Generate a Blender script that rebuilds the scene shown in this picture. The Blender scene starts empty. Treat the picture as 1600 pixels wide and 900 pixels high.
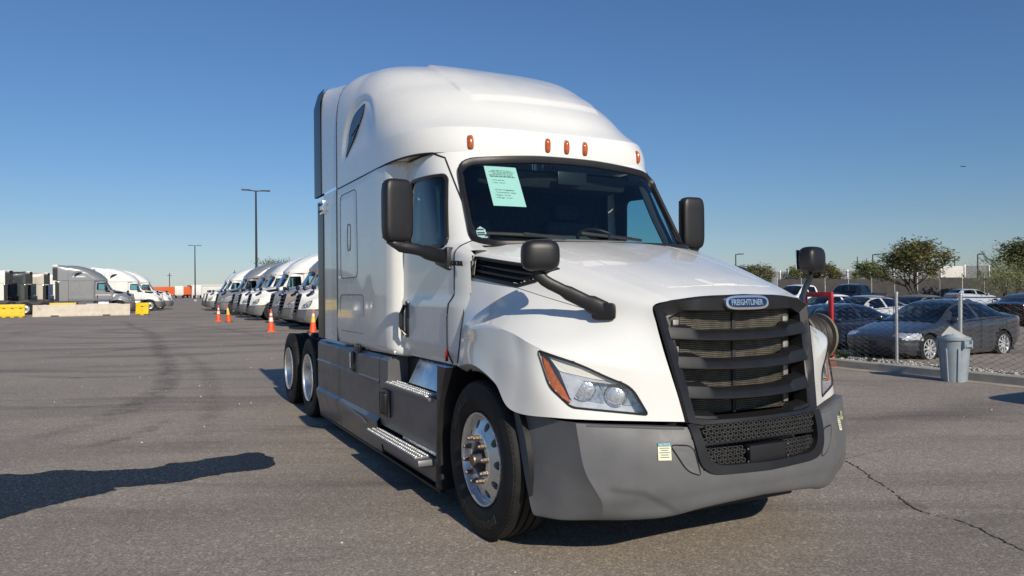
import bpy, bmesh, math, random
import numpy as np
from mathutils import Vector, Matrix
from mathutils.bvhtree import BVHTree
R = math.radians
rnd = random.Random(7)
S = bpy.context.scene
C = S.collection

# ---------------------------------------------------------------- camera
cam_d = bpy.data.cameras.new('camera'); cam = bpy.data.objects.new('camera', cam_d); C.objects.link(cam)
cam.location = (0, 0, 1.595)
cam.rotation_euler = (Matrix.Rotation(R(90.19), 3, 'X') @ Matrix.Rotation(R(-.52), 3, 'Z')).to_euler()
cam_d.sensor_width = 36; cam_d.lens = 25.99
cam_d.clip_start = .05; cam_d.clip_end = 20000
S.camera = cam
# ---------------------------------------------------------------- truck / lot frame: x forward, y to the truck's left
OX, OY = .852, 5.337
FX = (.45321, -.89140); LF = (.89140, .45321)
HEAD = math.atan2(FX[1], FX[0])
def lot(x, y, z=0):
    return Vector((OX + x * FX[0] + y * LF[0], OY + x * FX[1] + y * LF[1], z))
# ---------------------------------------------------------------- light
SUN_EL = 29.0
SUN_LOT = (-1, .045)     # where shadows fall, in the lot frame
sw = Vector((SUN_LOT[0] * FX[0] + SUN_LOT[1] * LF[0], SUN_LOT[0] * FX[1] + SUN_LOT[1] * LF[1], 0)).normalized()
sun_dir = Vector((sw.x * math.cos(R(SUN_EL)), sw.y * math.cos(R(SUN_EL)), -math.sin(R(SUN_EL))))
sd = bpy.data.lights.new('sun', 'SUN'); sun = bpy.data.objects.new('sun', sd); C.objects.link(sun)
sd.energy = 4.05; sd.angle = R(.53); sd.color = (1.0, .905, .765)
sun.rotation_euler = sun_dir.to_track_quat('-Z', 'Y').to_euler()
W = bpy.data.worlds.new('World'); S.world = W; W.use_nodes = True
wn = W.node_tree.nodes; wl = W.node_tree.links
bg = wn['Background']; sky = wn.new('ShaderNodeTexSky'); sky.sky_type = 'NISHITA'; sky.sun_disc = False
sky.sun_elevation = R(SUN_EL); sky.sun_rotation = math.atan2(-sw.x, -sw.y)
sky.air_density = 1.2; sky.dust_density = 0.3; sky.ozone_density = 2.5; sky.altitude = 300
# pale dry-air haze low on the sky, the same all round
geo = wn.new('ShaderNodeNewGeometry'); sx = wn.new('ShaderNodeSeparateXYZ'); wl.new(geo.outputs['Incoming'], sx.inputs[0])
el = wn.new('ShaderNodeMath'); el.operation = 'MULTIPLY'; el.inputs[1].default_value = -1; wl.new(sx.outputs[2], el.inputs[0])
cr_ = wn.new('ShaderNodeValToRGB'); wl.new(el.outputs[0], cr_.inputs[0]); e_ = cr_.color_ramp.elements
while len(e_) < 5: e_.new(.5)
for k_, (p_, c_) in enumerate([(0, (.55, .67, .99)), (.03, (.50, .615, .88)), (.09, (.455, .575, .79)), (.17, (.42, .575, .79)), (1, (.44, .64, .90))]): e_[k_].position = p_; e_[k_].color = (*c_, 1)
mu = wn.new('ShaderNodeMix'); mu.data_type = 'RGBA'; mu.blend_type = 'MULTIPLY'; mu.inputs[0].default_value = 1
wl.new(sky.outputs[0], mu.inputs[6]); wl.new(cr_.outputs[0], mu.inputs[7]); wl.new(mu.outputs[2], bg.inputs[0]); bg.inputs[1].default_value = .1
S.view_settings.view_transform = 'Standard'; S.view_settings.look = 'None'
S.view_settings.exposure = .1; S.view_settings.gamma = 1; S.view_settings.use_curve_mapping = False
S.render.engine = 'CYCLES'
S.cycles.max_bounces = 8; S.cycles.transparent_max_bounces = 12

# ---------------------------------------------------------------- materials
MATS = {}
def nd(t, ty, **k):
    n = t.nodes.new(ty)
    for a, b in k.items(): setattr(n, a, b)
    return n
def ramp(t, src, stops):
    r = t.nodes.new('ShaderNodeValToRGB'); e = r.color_ramp.elements
    while len(e) < len(stops): e.new(.5)
    for i, (p, c) in enumerate(stops):
        e[i].position = p; e[i].color = (*c, 1) if len(c) == 3 else c
    t.links.new(src, r.inputs[0]); return r
def tex(t, kind, scale, co='Object', detail=3, rough=.55, vec=None):
    n = t.nodes.new({'noise': 'ShaderNodeTexNoise', 'voronoi': 'ShaderNodeTexVoronoi', 'wave': 'ShaderNodeTexWave'}[kind])
    n.inputs['Scale'].default_value = scale
    if kind == 'noise': n.inputs['Detail'].default_value = detail; n.inputs['Roughness'].default_value = rough
    if vec is None:
        c = t.nodes.new('ShaderNodeTexCoord'); vec = c.outputs[co]
    t.links.new(vec, n.inputs['Vector']); return n
def mat(name, col, rough=.5, metal=0., coat=0., var=.0, vscale=3., bump=0., bscale=200., rvar=.0, spec=.5, dirt=None):
    if name in MATS: return MATS[name]
    m = bpy.data.materials.new(name); m.use_nodes = True; t = m.node_tree; b = t.nodes['Principled BSDF']
    b.inputs['Base Color'].default_value = (*col, 1); b.inputs['Roughness'].default_value = rough
    b.inputs['Metallic'].default_value = metal; b.inputs['Coat Weight'].default_value = coat
    b.inputs['Coat Roughness'].default_value = .03; b.inputs['Specular IOR Level'].default_value = spec
    if var:
        n = tex(t, 'noise', vscale, detail=5)
        lo = tuple(max(0, c * (1 - var)) for c in col); hi = tuple(min(1, c * (1 + var)) for c in col)
        r = ramp(t, n.outputs[0], [(.3, lo), (.7, hi)])
        if dirt:
            n2 = tex(t, 'noise', dirt[1], detail=6, rough=.7); r2 = ramp(t, n2.outputs[0], [(dirt[2], (0, 0, 0)), (dirt[2] + .15, (1, 1, 1))])
            mx = nd(t, 'ShaderNodeMix', data_type='RGBA'); t.links.new(r2.outputs[0], mx.inputs[0]); t.links.new(r.outputs[0], mx.inputs[6]); mx.inputs[7].default_value = (*dirt[0], 1)
            t.links.new(mx.outputs[2], b.inputs['Base Color'])
        else: t.links.new(r.outputs[0], b.inputs['Base Color'])
    if rvar:
        n = tex(t, 'noise', vscale * 2, detail=5); r = ramp(t, n.outputs[0], [(.3, (max(0, rough - rvar),) * 3), (.7, (min(1, rough + rvar),) * 3)])
        t.links.new(r.outputs[0], b.inputs['Roughness'])
    if bump:
        n = tex(t, 'noise', bscale, detail=2); bp = nd(t, 'ShaderNodeBump'); bp.inputs['Strength'].default_value = bump; bp.inputs['Distance'].default_value = .01
        t.links.new(n.outputs[0], bp.inputs['Height']); t.links.new(bp.outputs[0], b.inputs['Normal'])
    MATS[name] = m; return m
def glass(name, tint, refl=1.0, rough=0.0):
    if name in MATS: return MATS[name]
    m = bpy.data.materials.new(name); m.use_nodes = True; t = m.node_tree
    for n in list(t.nodes): t.nodes.remove(n)
    o = nd(t, 'ShaderNodeOutputMaterial'); tr = nd(t, 'ShaderNodeBsdfTransparent'); gl = nd(t, 'ShaderNodeBsdfGlossy'); mx = nd(t, 'ShaderNodeMixShader')
    tr.inputs[0].default_value = (*tint, 1); gl.inputs['Roughness'].default_value = rough; gl.inputs[0].default_value = (1, 1, 1, 1)
    f = nd(t, 'ShaderNodeFresnel'); 
    ge = nd(t, 'ShaderNodeNewGeometry'); im = nd(t, 'ShaderNodeMath', operation='MULTIPLY_ADD'); im.inputs[1].default_value = -.8333; im.inputs[2].default_value = 1.5; t.links.new(ge.outputs['Backfacing'], im.inputs[0]); t.links.new(im.outputs[0], f.inputs[0])
    mm = nd(t, 'ShaderNodeMath', operation='MULTIPLY'); mm.inputs[1].default_value = refl
    t.links.new(f.outputs[0], mm.inputs[0]); t.links.new(mm.outputs[0], mx.inputs[0]); t.links.new(tr.outputs[0], mx.inputs[1]); t.links.new(gl.outputs[0], mx.inputs[2]); t.links.new(mx.outputs[0], o.inputs[0])
    MATS[name] = m; return m
PAINT = mat('white_paint', (.775, .775, .74), .25, coat=.65, var=.025, vscale=2.2, spec=.35, rvar=.06)
BLACK = mat('black_plastic', (.014, .014, .0155), .40, var=.2, vscale=8, bump=.08, bscale=400, spec=.4)
BLACK2 = mat('black_satin', (.016, .016, .018), .32, bump=.05, bscale=500)
RUBBER = mat('rubber', (.018, .018, .019), .6, var=.35, vscale=6)
TYRE = mat('tyre_rubber', (.013, .0128, .0126), .68, var=.4, vscale=9, bump=.15, bscale=60, dirt=((.036, .033, .030), 5, .60), spec=.3)
GREY = mat('grey_bumper_plastic', (.118, .120, .124), .5, var=.07, vscale=5, bump=.05, bscale=600, rvar=.08, dirt=((.145, .14, .13), 4, .58))
GREYD = mat('grey_fairing_paint', (.105, .108, .115), .38, coat=.25, var=.08, vscale=3, rvar=.06)
CHROME = mat('polished_aluminium', (.72, .72, .72), .17, 1.0, var=.06, vscale=10, rvar=.05)
WHEELM = mat('wheel_aluminium', (.70, .70, .69), .28, .72, var=.08, vscale=14, rvar=.08)
ALU = mat('tread_aluminium', (.50, .50, .49), .45, .9, var=.12, vscale=30, bump=.3, bscale=120)
ALUM = mat('bare_aluminium_sheet', (.62, .65, .70), .30, 1.0, var=.15, vscale=12, rvar=.12)
STEEL = mat('dark_steel', (.03, .03, .033), .55, var=.3, vscale=10)
RUST = mat('rusty_nut', (.24, .19, .15), .45, .8, var=.3, vscale=60)
AMBER = mat('amber_lens', (.46, .085, .006), .14, coat=1., var=.25, vscale=40)
AMBERD = mat('amber_reflector', (.44, .11, .016), .12, coat=1., var=.4, vscale=40)
REDL = mat('red_lens', (.35, .01, .012), .15, coat=1.)
SEAM = mat('seam_shadow_gap', (.012, .012, .013), .7)
LAMPH = mat('lamp_housing', (.50, .52, .55), .28, .15, var=.15, vscale=20)
LAMPD = mat('lamp_dark', (.36, .38, .42), .22, .4, var=.5, vscale=34)
LAMPW = mat('lamp_running_strip', (.74, .72, .64), .3, coat=1.)
LENS = glass('clear_lens', (.95, .96, .97), .8)
WSG = glass('windshield_glass', (.68, .84, .83), 1.2)
DOORG = glass('door_glass', (.36, .62, .68), 1.1)
PRIVG = mat('dark_sleeper_glass', (.012, .02, .035), .18, spec=.3)
INT = mat('cab_trim', (.022, .023, .026), .7, var=.2, vscale=6)
INT2 = mat('seat_fabric', (.05, .05, .055), .85, var=.3, vscale=30)
CURT = mat('curtain', (.03, .035, .045), .9, var=.3, vscale=20)
RADI = mat('radiator_fins', (.075, .067, .054), .6, .25, var=.35, vscale=25, bump=.6, bscale=150)
EMBB = mat('badge_navy', (.008, .016, .05), .25, coat=.7)
SILV = mat('badge_silver', (.78, .80, .83), .22, .9)
PAPER = mat('mint_paper', (.66, .83, .75), .7)
INK = mat('printed_ink', (.09, .15, .14), .8)
YELST = mat('sticker_cream', (.74, .74, .52), .6)
TEAL = mat('sticker_teal', (.03, .22, .27), .6)
CHALK = mat('yellow_paint_pen', (.62, .50, .18), .7)
WHITE = mat('white_print', (.8, .8, .8), .6)

# ---------------------------------------------------------------- geometry helpers
def bessel(P, n, brk=()):
    """interpolate an array along axis 0: n samples for each span, kinks at the indices in brk"""
    P = np.asarray(P, float); K = len(P)
    fl = P.reshape(K, -1, P.shape[-1])
    h = np.linalg.norm(np.diff(fl, axis=0), axis=2).mean(1) + 1e-6
    sl = np.diff(P, axis=0) / h.reshape(-1, *([1] * (P.ndim - 1)))
    out = []
    for i in range(K - 1):
        m0 = sl[i] if (i == 0 or i in brk) else (sl[i - 1] * h[i] + sl[i] * h[i - 1]) / (h[i - 1] + h[i])
        m1 = sl[i] if (i == K - 2 or i + 1 in brk) else (sl[i] * h[i + 1] + sl[i + 1] * h[i]) / (h[i] + h[i + 1])
        for k in range(n):
            t = k / n
            out.append((2*t**3 - 3*t**2 + 1) * P[i] + (t**3 - 2*t**2 + t) * h[i] * m0 + (-2*t**3 + 3*t**2) * P[i+1] + (t**3 - t**2) * h[i] * m1)
    out.append(P[-1]); return np.array(out)
def surf(ctrl, nu, nv, ub=(), vb=()):
    a = bessel(ctrl, nu, ub); return np.swapaxes(bessel(np.swapaxes(a, 0, 1), nv, vb), 0, 1)
class MB:
    def __init__(s): s.v = []; s.f = []
    def add(s, vs, fs):
        o = len(s.v); s.v += [tuple(map(float, p)) for p in vs]; s.f += [tuple(i + o for i in f) for f in fs]; return s
    def grid(s, A, keep=None, flip=False, wrap=False):
        U, V = A.shape[:2]; fs = []
        for i in range(U - 1):
            for j in range(V if wrap else V - 1):
                j2 = (j + 1) % V
                if keep is not None and not keep(i, j): continue
                q = (i * V + j, (i + 1) * V + j, (i + 1) * V + j2, i * V + j2)
                fs.append(q[::-1] if flip else q)
        return s.add(A.reshape(-1, 3), fs)
    def box(s, x0, x1, y0, y1, z0, z1, b=0., rot=None):
        bm = bmesh.new(); bmesh.ops.create_cube(bm, size=1)
        for v in bm.verts: v.co = Vector(((x0 + x1) / 2 + v.co.x * (x1 - x0), (y0 + y1) / 2 + v.co.y * (y1 - y0), (z0 + z1) / 2 + v.co.z * (z1 - z0)))
        if b: bmesh.ops.bevel(bm, geom=list(bm.edges), offset=b, segments=2, affect='EDGES', profile=.6)
        return s.bm(bm, rot)
    def bm(s, bm, M=None):
        bm.verts.index_update()
        vs = [(M @ v.co) if M is not None else v.co.copy() for v in bm.verts]
        s.add(vs, [[v.index for v in f.verts] for f in bm.faces]); bm.free(); return s
    def prism(s, poly, ax, a, b, bev=0.):
        """extrude a 2D polygon along axis ax from a to b (x: (y,z), y: (x,z), z: (x,y))"""
        bm = bmesh.new()
        def P(p, d): return {'x': (d, p[0], p[1]), 'y': (p[0], d, p[1]), 'z': (p[0], p[1], d)}[ax]
        A = [bm.verts.new(P(p, a)) for p in poly]; B = [bm.verts.new(P(p, b)) for p in poly]; n = len(poly)
        bm.faces.new(A); bm.faces.new(B[::-1])
        for i in range(n): bm.faces.new((A[i], B[i], B[(i + 1) % n], A[(i + 1) % n]))
        bmesh.ops.recalc_face_normals(bm, faces=bm.faces)
        if bev: bmesh.ops.bevel(bm, geom=list(bm.edges), offset=bev, segments=2, affect='EDGES', profile=.6)
        return s.bm(bm)
    def tube(s, pts, r, n=6, closed=False, flat=None, cap=True):
        P = [Vector(p) for p in pts]; K = len(P); rings = []
        up = Vector((0, 0, 1))
        for i in range(K):
            t = (P[(i + 1) % K] - P[i - 1]) if closed else (P[min(i + 1, K - 1)] - P[max(i - 1, 0)])
            t.normalize(); u = up - t * up.dot(t)
            if u.length < .2: u = Vector((1, 0, 0)) - t * t.x
            u.normalize(); w = t.cross(u); rr = r[i] if isinstance(r, (list, tuple)) else r
            ra, rb = (rr, rr) if flat is None else (rr * flat[0], rr * flat[1])
            rings.append([P[i] + u * math.cos(a) * ra + w * math.sin(a) * rb for a in (2 * math.pi * k / n for k in range(n))])
        vs = [p for r_ in rings for p in r_]; fs = []
        for i in range(K if closed else K - 1):
            for k in range(n):
                a = i * n + k; b = i * n + (k + 1) % n; c = ((i + 1) % K) * n + (k + 1) % n; d = ((i + 1) % K) * n + k; fs.append((a, d, c, b))
        if not closed and cap: fs.append(tuple(range(n))); fs.append(tuple((K - 1) * n + k for k in range(n))[::-1])
        return s.add(vs, fs)
    def lathe(s, prof, n=32, axis='y', c=(0, 0, 0), closed=False):
        """prof: (radius, offset along axis)"""
        vs = []; K = len(prof)
        for r, o in prof:
            for k in range(n):
                a = 2 * math.pi * k / n; u, v = r * math.cos(a), r * math.sin(a)
                vs.append({'y': (c[0] + u, c[1] + o, c[2] + v), 'z': (c[0] + u, c[1] + v, c[2] + o), 'x': (c[0] + o, c[1] + u, c[2] + v)}[axis])
        fs = []
        for i in range(K if closed else K - 1):
            for k in range(n):
                i2 = (i + 1) % K; fs.append((i * n + k, i * n + (k + 1) % n, i2 * n + (k + 1) % n, i2 * n + k))
        return s.add(vs, fs)
    def disc(s, r, o, n=24, axis='y', c=(0, 0, 0), ry=None):
        vs = []
        for k in range(n):
            a = 2 * math.pi * k / n; u, v = r * math.cos(a), (ry or r) * math.sin(a)
            vs.append({'y': (c[0] + u, c[1] + o, c[2] + v), 'z': (c[0] + u, c[1] + v, c[2] + o), 'x': (c[0] + o, c[1] + u, c[2] + v)}[axis])
        return s.add(vs, [tuple(range(n))])
    def ball(s, c, rx, ry, rz, n=10, e=1.0, M=None):
        vs = []; 
        def pw(x): return math.copysign(abs(x) ** e, x)
        for i in range(n + 1):
            th = math.pi * i / n - math.pi / 2
            for k in range(2 * n):
                ph = math.pi * k / n
                p = Vector((rx * pw(math.cos(th)) * pw(math.cos(ph)), ry * pw(math.cos(th)) * pw(math.sin(ph)), rz * pw(math.sin(th))))
                if M is not None: p = M @ p
                vs.append(Vector(c) + p)
        fs = [(i * 2 * n + k, i * 2 * n + (k + 1) % (2 * n), (i + 1) * 2 * n + (k + 1) % (2 * n), (i + 1) * 2 * n + k) for i in range(n) for k in range(2 * n)]
        return s.add(vs, fs)
    def mirror(s):
        o = len(s.v); s.v += [(x, -y, z) for x, y, z in s.v]; s.f += [tuple(i + o for i in f[::-1]) for f in list(s.f)]; return s
    def mesh(s, name, m, smooth=35, fix=True):
        me = bpy.data.meshes.new(name); me.from_pydata(s.v, [], s.f)
        bm = bmesh.new(); bm.from_mesh(me)
        bmesh.ops.remove_doubles(bm, verts=bm.verts, dist=1e-5)
        loose = [v for v in bm.verts if not v.link_faces]; bmesh.ops.delete(bm, geom=loose, context='VERTS')
        if fix: bmesh.ops.recalc_face_normals(bm, faces=bm.faces)
        bm.to_mesh(me); bm.free()
        if smooth:
            me.polygons.foreach_set('use_smooth', [True] * len(me.polygons)); me.set_sharp_from_angle(angle=R(smooth))
        me.materials.append(m); me.update(); return me
    def build(s, name, m, parent=None, smooth=35, loc=None, fix=True):
        return put(name, s.mesh(name, m, smooth, fix), parent, loc)
def put(name, me, parent=None, loc=None):
    o = bpy.data.objects.new(name, me); C.objects.link(o)
    if parent: o.parent = parent
    if loc is not None: o.location = loc
    return o
def flipy(me):
    m2 = me.copy(); n = len(m2.vertices); a = np.empty(n * 3); m2.vertices.foreach_get('co', a); a[1::3] *= -1; m2.vertices.foreach_set('co', a); m2.flip_normals(); m2.update(); return m2
def pair(mb, name, m, parent, smooth=35, fix=True):
    me = mb.mesh(name, m, smooth, fix); a = put(name, me, parent); b = put(name, flipy(me), parent); return a, b
def tag(o, label=None, cat=None, group=None, kind=None):
    if label: o['label'] = label
    if cat: o['category'] = cat
    if group: o['group'] = group
    if kind: o['kind'] = kind
    return o
def empty(name, loc=(0, 0, 0), rz=0.):
    o = bpy.data.objects.new(name, None); C.objects.link(o); o.location = loc; o.rotation_euler = (0, 0, rz); o.empty_display_size = .3; return o
def inpoly(p, poly):
    x, y = p; c = False; n = len(poly)
    for i in range(n):
        x1, y1 = poly[i]; x2, y2 = poly[i - 1]
        if (y1 > y) != (y2 > y) and x < (x2 - x1) * (y - y1) / (y2 - y1) + x1: c = not c
    return c
def rpoly(poly, r, n=5):
    """round a polygon's corners"""
    out = []; K = len(poly)
    for i in range(K):
        p = Vector(poly[i]); a = Vector(poly[i - 1]); b = Vector(poly[(i + 1) % K]); rr = r[i] if isinstance(r, (list, tuple)) else r
        da = a - p; db = b - p; la = min(rr, da.length * .45); lb = min(rr, db.length * .45)
        A = p + da.normalized() * la; B = p + db.normalized() * lb
        for k in range(n + 1):
            t = k / n; out.append(tuple((1 - t) ** 2 * A + 2 * t * (1 - t) * p + t * t * B))
    return out
def dens(poly, d=.04, closed=True):
    out = []; K = len(poly)
    for i in range(K if closed else K - 1):
        a = Vector(poly[i]); b = Vector(poly[(i + 1) % K]); n = max(1, int((b - a).length / d + .5))
        for k in range(n): out.append(tuple(a.lerp(b, k / n)))
    if not closed: out.append(tuple(poly[-1]))
    return out
def text_mesh(body, size, ext=.001, align='CENTER', bold=0.):
    cu = bpy.data.curves.new('t', 'FONT'); cu.body = body; cu.size = size; cu.extrude = ext; cu.align_x = align; cu.align_y = 'CENTER'; cu.offset = bold; cu.resolution_u = 2
    o = bpy.data.objects.new('t', cu); C.objects.link(o); dg = bpy.context.evaluated_depsgraph_get()
    me = bpy.data.meshes.new_from_object(o.evaluated_get(dg)); bpy.data.objects.remove(o); bpy.data.curves.remove(cu); return me
def text(name, body, size, m, parent, M, ext=.001, align='CENTER', bold=0., sx=1.):
    me = text_mesh(body, size, ext, align, bold); me.transform(Matrix.Diagonal((sx, 1, 1, 1))); me.transform(M); me.materials.clear(); me.materials.append(m); return put(name, me, parent)
def basis(o, xa, ya):
    xa = Vector(xa).normalized(); ya = Vector(ya); ya = (ya - xa * ya.dot(xa)).normalized(); z = xa.cross(ya)
    return Matrix(((xa.x, ya.x, z.x, o[0]), (xa.y, ya.y, z.y, o[1]), (xa.z, ya.z, z.z, o[2]), (0, 0, 0, 1)))
# ---------------------------------------------------------------- ground
def asphalt(name, base, tint=(1, .86, .71), marks=True):
    m = bpy.data.materials.new(name); m.use_nodes = True; t = m.node_tree; b = t.nodes['Principled BSDF']; b.inputs['Roughness'].default_value = .82; b.inputs['Specular IOR Level'].default_value = .35
    tc = nd(t, 'ShaderNodeTexCoord'); O_ = tc.outputs['Object']
    def col(f): return tuple(base * f * c for c in tint)
    sp = tex(t, 'noise', 62, vec=O_, detail=4, rough=.8); r1 = ramp(t, sp.outputs[0], [(.28, col(.28)), (.46, col(.80)), (.58, col(1.2)), (.72, col(2.4))])
    vo = tex(t, 'voronoi', 42, vec=O_); r1b = ramp(t, vo.outputs['Color'], [(0, (.72,) * 3), (.75, (1.0,) * 3), (1, (1.45,) * 3)])
    m1 = nd(t, 'ShaderNodeMix', data_type='RGBA', blend_type='MULTIPLY'); m1.inputs[0].default_value = 1; t.links.new(r1.outputs[0], m1.inputs[6]); t.links.new(r1b.outputs[0], m1.inputs[7])
    big = tex(t, 'noise', .35, vec=O_, detail=6, rough=.6); r2 = ramp(t, big.outputs[0], [(.3, (.84, .85, .86)), (.7, (1.12, 1.10, 1.08))])
    m2 = nd(t, 'ShaderNodeMix', data_type='RGBA', blend_type='MULTIPLY'); m2.inputs[0].default_value = 1; t.links.new(m1.outputs[2], m2.inputs[6]); t.links.new(r2.outputs[0], m2.inputs[7])
    last = m2
    if marks:
        # long scuffed bands left by turning tyres
        for rot, sc, lo, hi, dk in ((.14, (.10, .75, 1), .52, .72, .72), (-.42, (.12, 1.1, 1), .56, .72, .76), (.95, (.10, .9, 1), .58, .72, .72), (.45, (.22, 2.6, 1), .60, .74, .70)):
            mp = nd(t, 'ShaderNodeMapping'); mp.inputs['Rotation'].default_value = (0, 0, rot); mp.inputs['Scale'].default_value = sc; t.links.new(O_, mp.inputs[0])
            n = tex(t, 'noise', 1.0, vec=mp.outputs[0], detail=5, rough=.62); n.inputs['Distortion'].default_value = .35
            r = ramp(t, n.outputs[0], [(lo, (1, 1, 1)), (hi, (dk, dk, dk * 1.02))])
            mx = nd(t, 'ShaderNodeMix', data_type='RGBA', blend_type='MULTIPLY'); mx.inputs[0].default_value = 1; t.links.new(last.outputs[2], mx.inputs[6]); t.links.new(r.outputs[0], mx.inputs[7]); last = mx
        # arcs swept by turning trucks, centred far over to the left
        mp = nd(t, 'ShaderNodeMapping'); mp.inputs['Location'].default_value = (13.5, -33, 0); t.links.new(O_, mp.inputs[0])
        w = tex(t, 'wave', .11, vec=mp.outputs[0]); w.wave_type = 'RINGS'; w.rings_direction = 'Z'; w.inputs['Distortion'].default_value = 9.0; w.inputs['Detail'].default_value = 4; w.inputs['Detail Scale'].default_value = .35
        r = ramp(t, w.outputs[1], [(.70, (1, 1, 1)), (.97, (.74, .74, .75))])
        n = tex(t, 'noise', .12, vec=O_, detail=3); rn = ramp(t, n.outputs[0], [(.42, (0, 0, 0)), (.58, (1, 1, 1))])
        mx = nd(t, 'ShaderNodeMix', data_type='RGBA', blend_type='MULTIPLY'); t.links.new(rn.outputs[0], mx.inputs[0]); t.links.new(last.outputs[2], mx.inputs[6]); t.links.new(r.outputs[0], mx.inputs[7]); last = mx
        st = tex(t, 'noise', 1.7, vec=O_, detail=4, rough=.7); rs = ramp(t, st.outputs[0], [(.66, (1, 1, 1)), (.74, (.74, .74, .75))])
        mx = nd(t, 'ShaderNodeMix', data_type='RGBA', blend_type='MULTIPLY'); mx.inputs[0].default_value = 1; t.links.new(last.outputs[2], mx.inputs[6]); t.links.new(rs.outputs[0], mx.inputs[7]); last = mx
    t.links.new(last.outputs[2], b.inputs['Base Color'])
    bp = nd(t, 'ShaderNodeBump'); bp.inputs['Strength'].default_value = .55; bp.inputs['Distance'].default_value = .006; t.links.new(sp.outputs[0], bp.inputs['Height']); t.links.new(bp.outputs[0], b.inputs['Normal'])
    return m
ASPH = asphalt('asphalt', .36)
g = MB().add([(-6000, -200, 0), (6000, -200, 0), (6000, 12000, 0), (-6000, 12000, 0)], [(0, 1, 2, 3)]).build('asphalt_ground', ASPH, None, 0)
tag(g, kind='structure')
# ---------------------------------------------------------------- road tractor (local frame: x forward from the steer axle, y left, z up)
def sst(t): t = min(1, max(0, t)); return t * t * (3 - 2 * t)
def lerp(a, b, t): return a + (b - a) * t
def interp(x, xs, ys): return float(np.interp(x, xs, ys))
# cab greenhouse in plan: superellipse nose, straight sides
CP, CA = 3.5, .7
def c_xf(z): return interp(z, [1.05, 1.86, 1.955, 1.97, 2.64, 2.75], [-.05, -.10, -.42, -.44, -.865, -.93])
def c_w(z): return interp(z, [1.05, 1.15, 1.9, 2.0, 2.65, 2.75], [1.085, 1.12, 1.12, 1.112, 1.085, 1.085])
def cabX(y, z):
    w = c_w(z); return c_xf(z) - CA * (1 - max(0, 1 - (abs(y) / w) ** CP) ** (1 / CP))
def cabY(x, z):
    t = (c_xf(z) - x) / CA
    return c_w(z) if t >= 1 else c_w(z) * max(0, 1 - max(0, 1 - t) ** CP) ** (1 / CP)
def wheel_holes(mb, r0, r1, fy, rh, rc, n=10, m=24, hy=1.0):
    """annulus with n round hand holes, y given by fy(r)"""
    for k in range(n):
        a0 = 2 * math.pi * (k - .5) / n; a1 = 2 * math.pi * (k + .5) / n; am = (a0 + a1) / 2; outer = []; inner = []
        for i in range(m):
            ph = 2 * math.pi * i / m; c, s_ = math.cos(ph), math.sin(ph); q = max(abs(c), abs(s_)); u, v = c / q, s_ / q
            r = (r0 + r1) / 2 + (r1 - r0) / 2 * u; a = am + (a1 - a0) / 2 * v; outer.append((r * math.cos(a), -fy(r), r * math.sin(a)))
            rr = rc + rh * hy * c; aa = am + rh * s_ / rc; inner.append((rr * math.cos(aa), -fy(rr), rr * math.sin(aa)))
        deep = [(p[0] * .985, p[1] + .035, p[2] * .985) for p in inner]
        fs = [(i, (i + 1) % m, m + (i + 1) % m, m + i) for i in range(m)] + [(m + i, m + (i + 1) % m, 2 * m + (i + 1) % m, 2 * m + i) for i in range(m)]
        mb.add(outer + inner + deep, fs)
def tyre_mb(Rr, w, rim=.293, grooves=((-.055, .012), (0, .012), (.055, .012)), lugs=0):
    h = w / 2; pr = [(rim, -h * .72), (rim + .03, -h * .9), (Rr * .78, -h), (Rr * .90, -h * .985), (Rr * .965, -h * .93), (Rr * .99, -h * .82)]
    pr.append((Rr, -h * .74))
    for y, g in grooves:
        pr += [(Rr, y - .009), (Rr - .014, y - .006), (Rr - .014, y + .006), (Rr, y + .009)]
    pr += [(Rr, h * .74)] + [(r, -y) for r, y in pr[5::-1]]
    mb = MB().lathe(pr, 72)
    if lugs:
        for k in range(lugs):
            a = 2 * math.pi * k / lugs
            for sg in (-1, 1):
                M = Matrix.Rotation(-a, 4, 'Y'); mb.box(Rr - .012, Rr + .006, sg * h * .62 - .033, sg * h * .62 + .033, -.0115, .0115, 0, M)
    else:
        for k in range(96):
            a = 2 * math.pi * k / 96
            for sg in (-1, 1): mb.box(Rr - .02, Rr - .003, sg * h * .80 - .012, sg * h * .80 + .012, -.006, .006, 0, Matrix.Rotation(-a, 4, 'Y'))
    return mb
def sidewall_marks(parent, m):
    """worn, unreadable raised moulding on the sidewall: short raised bars along two arcs"""
    mb = MB(); r_ = random.Random(4)
    for a0, a1 in ((R(-128), R(-52)), (R(112), R(160))):
        a = a0
        while a < a1:
            w_ = r_.uniform(.006, .016); h_ = r_.uniform(.018, .028); M = Matrix.Rotation(-a, 4, 'Y'); mb.box(.41 - h_, .41 + h_, -.1445, -.1415, -w_ / 2, w_ / 2, 0, M); a += (w_ + r_.uniform(.006, .014)) / .41
    return mb.build('sidewall_moulding', m, parent, 0)
LETTER = mat('tyre_letter_rubber', (.024, .0235, .023), .55)
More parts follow.
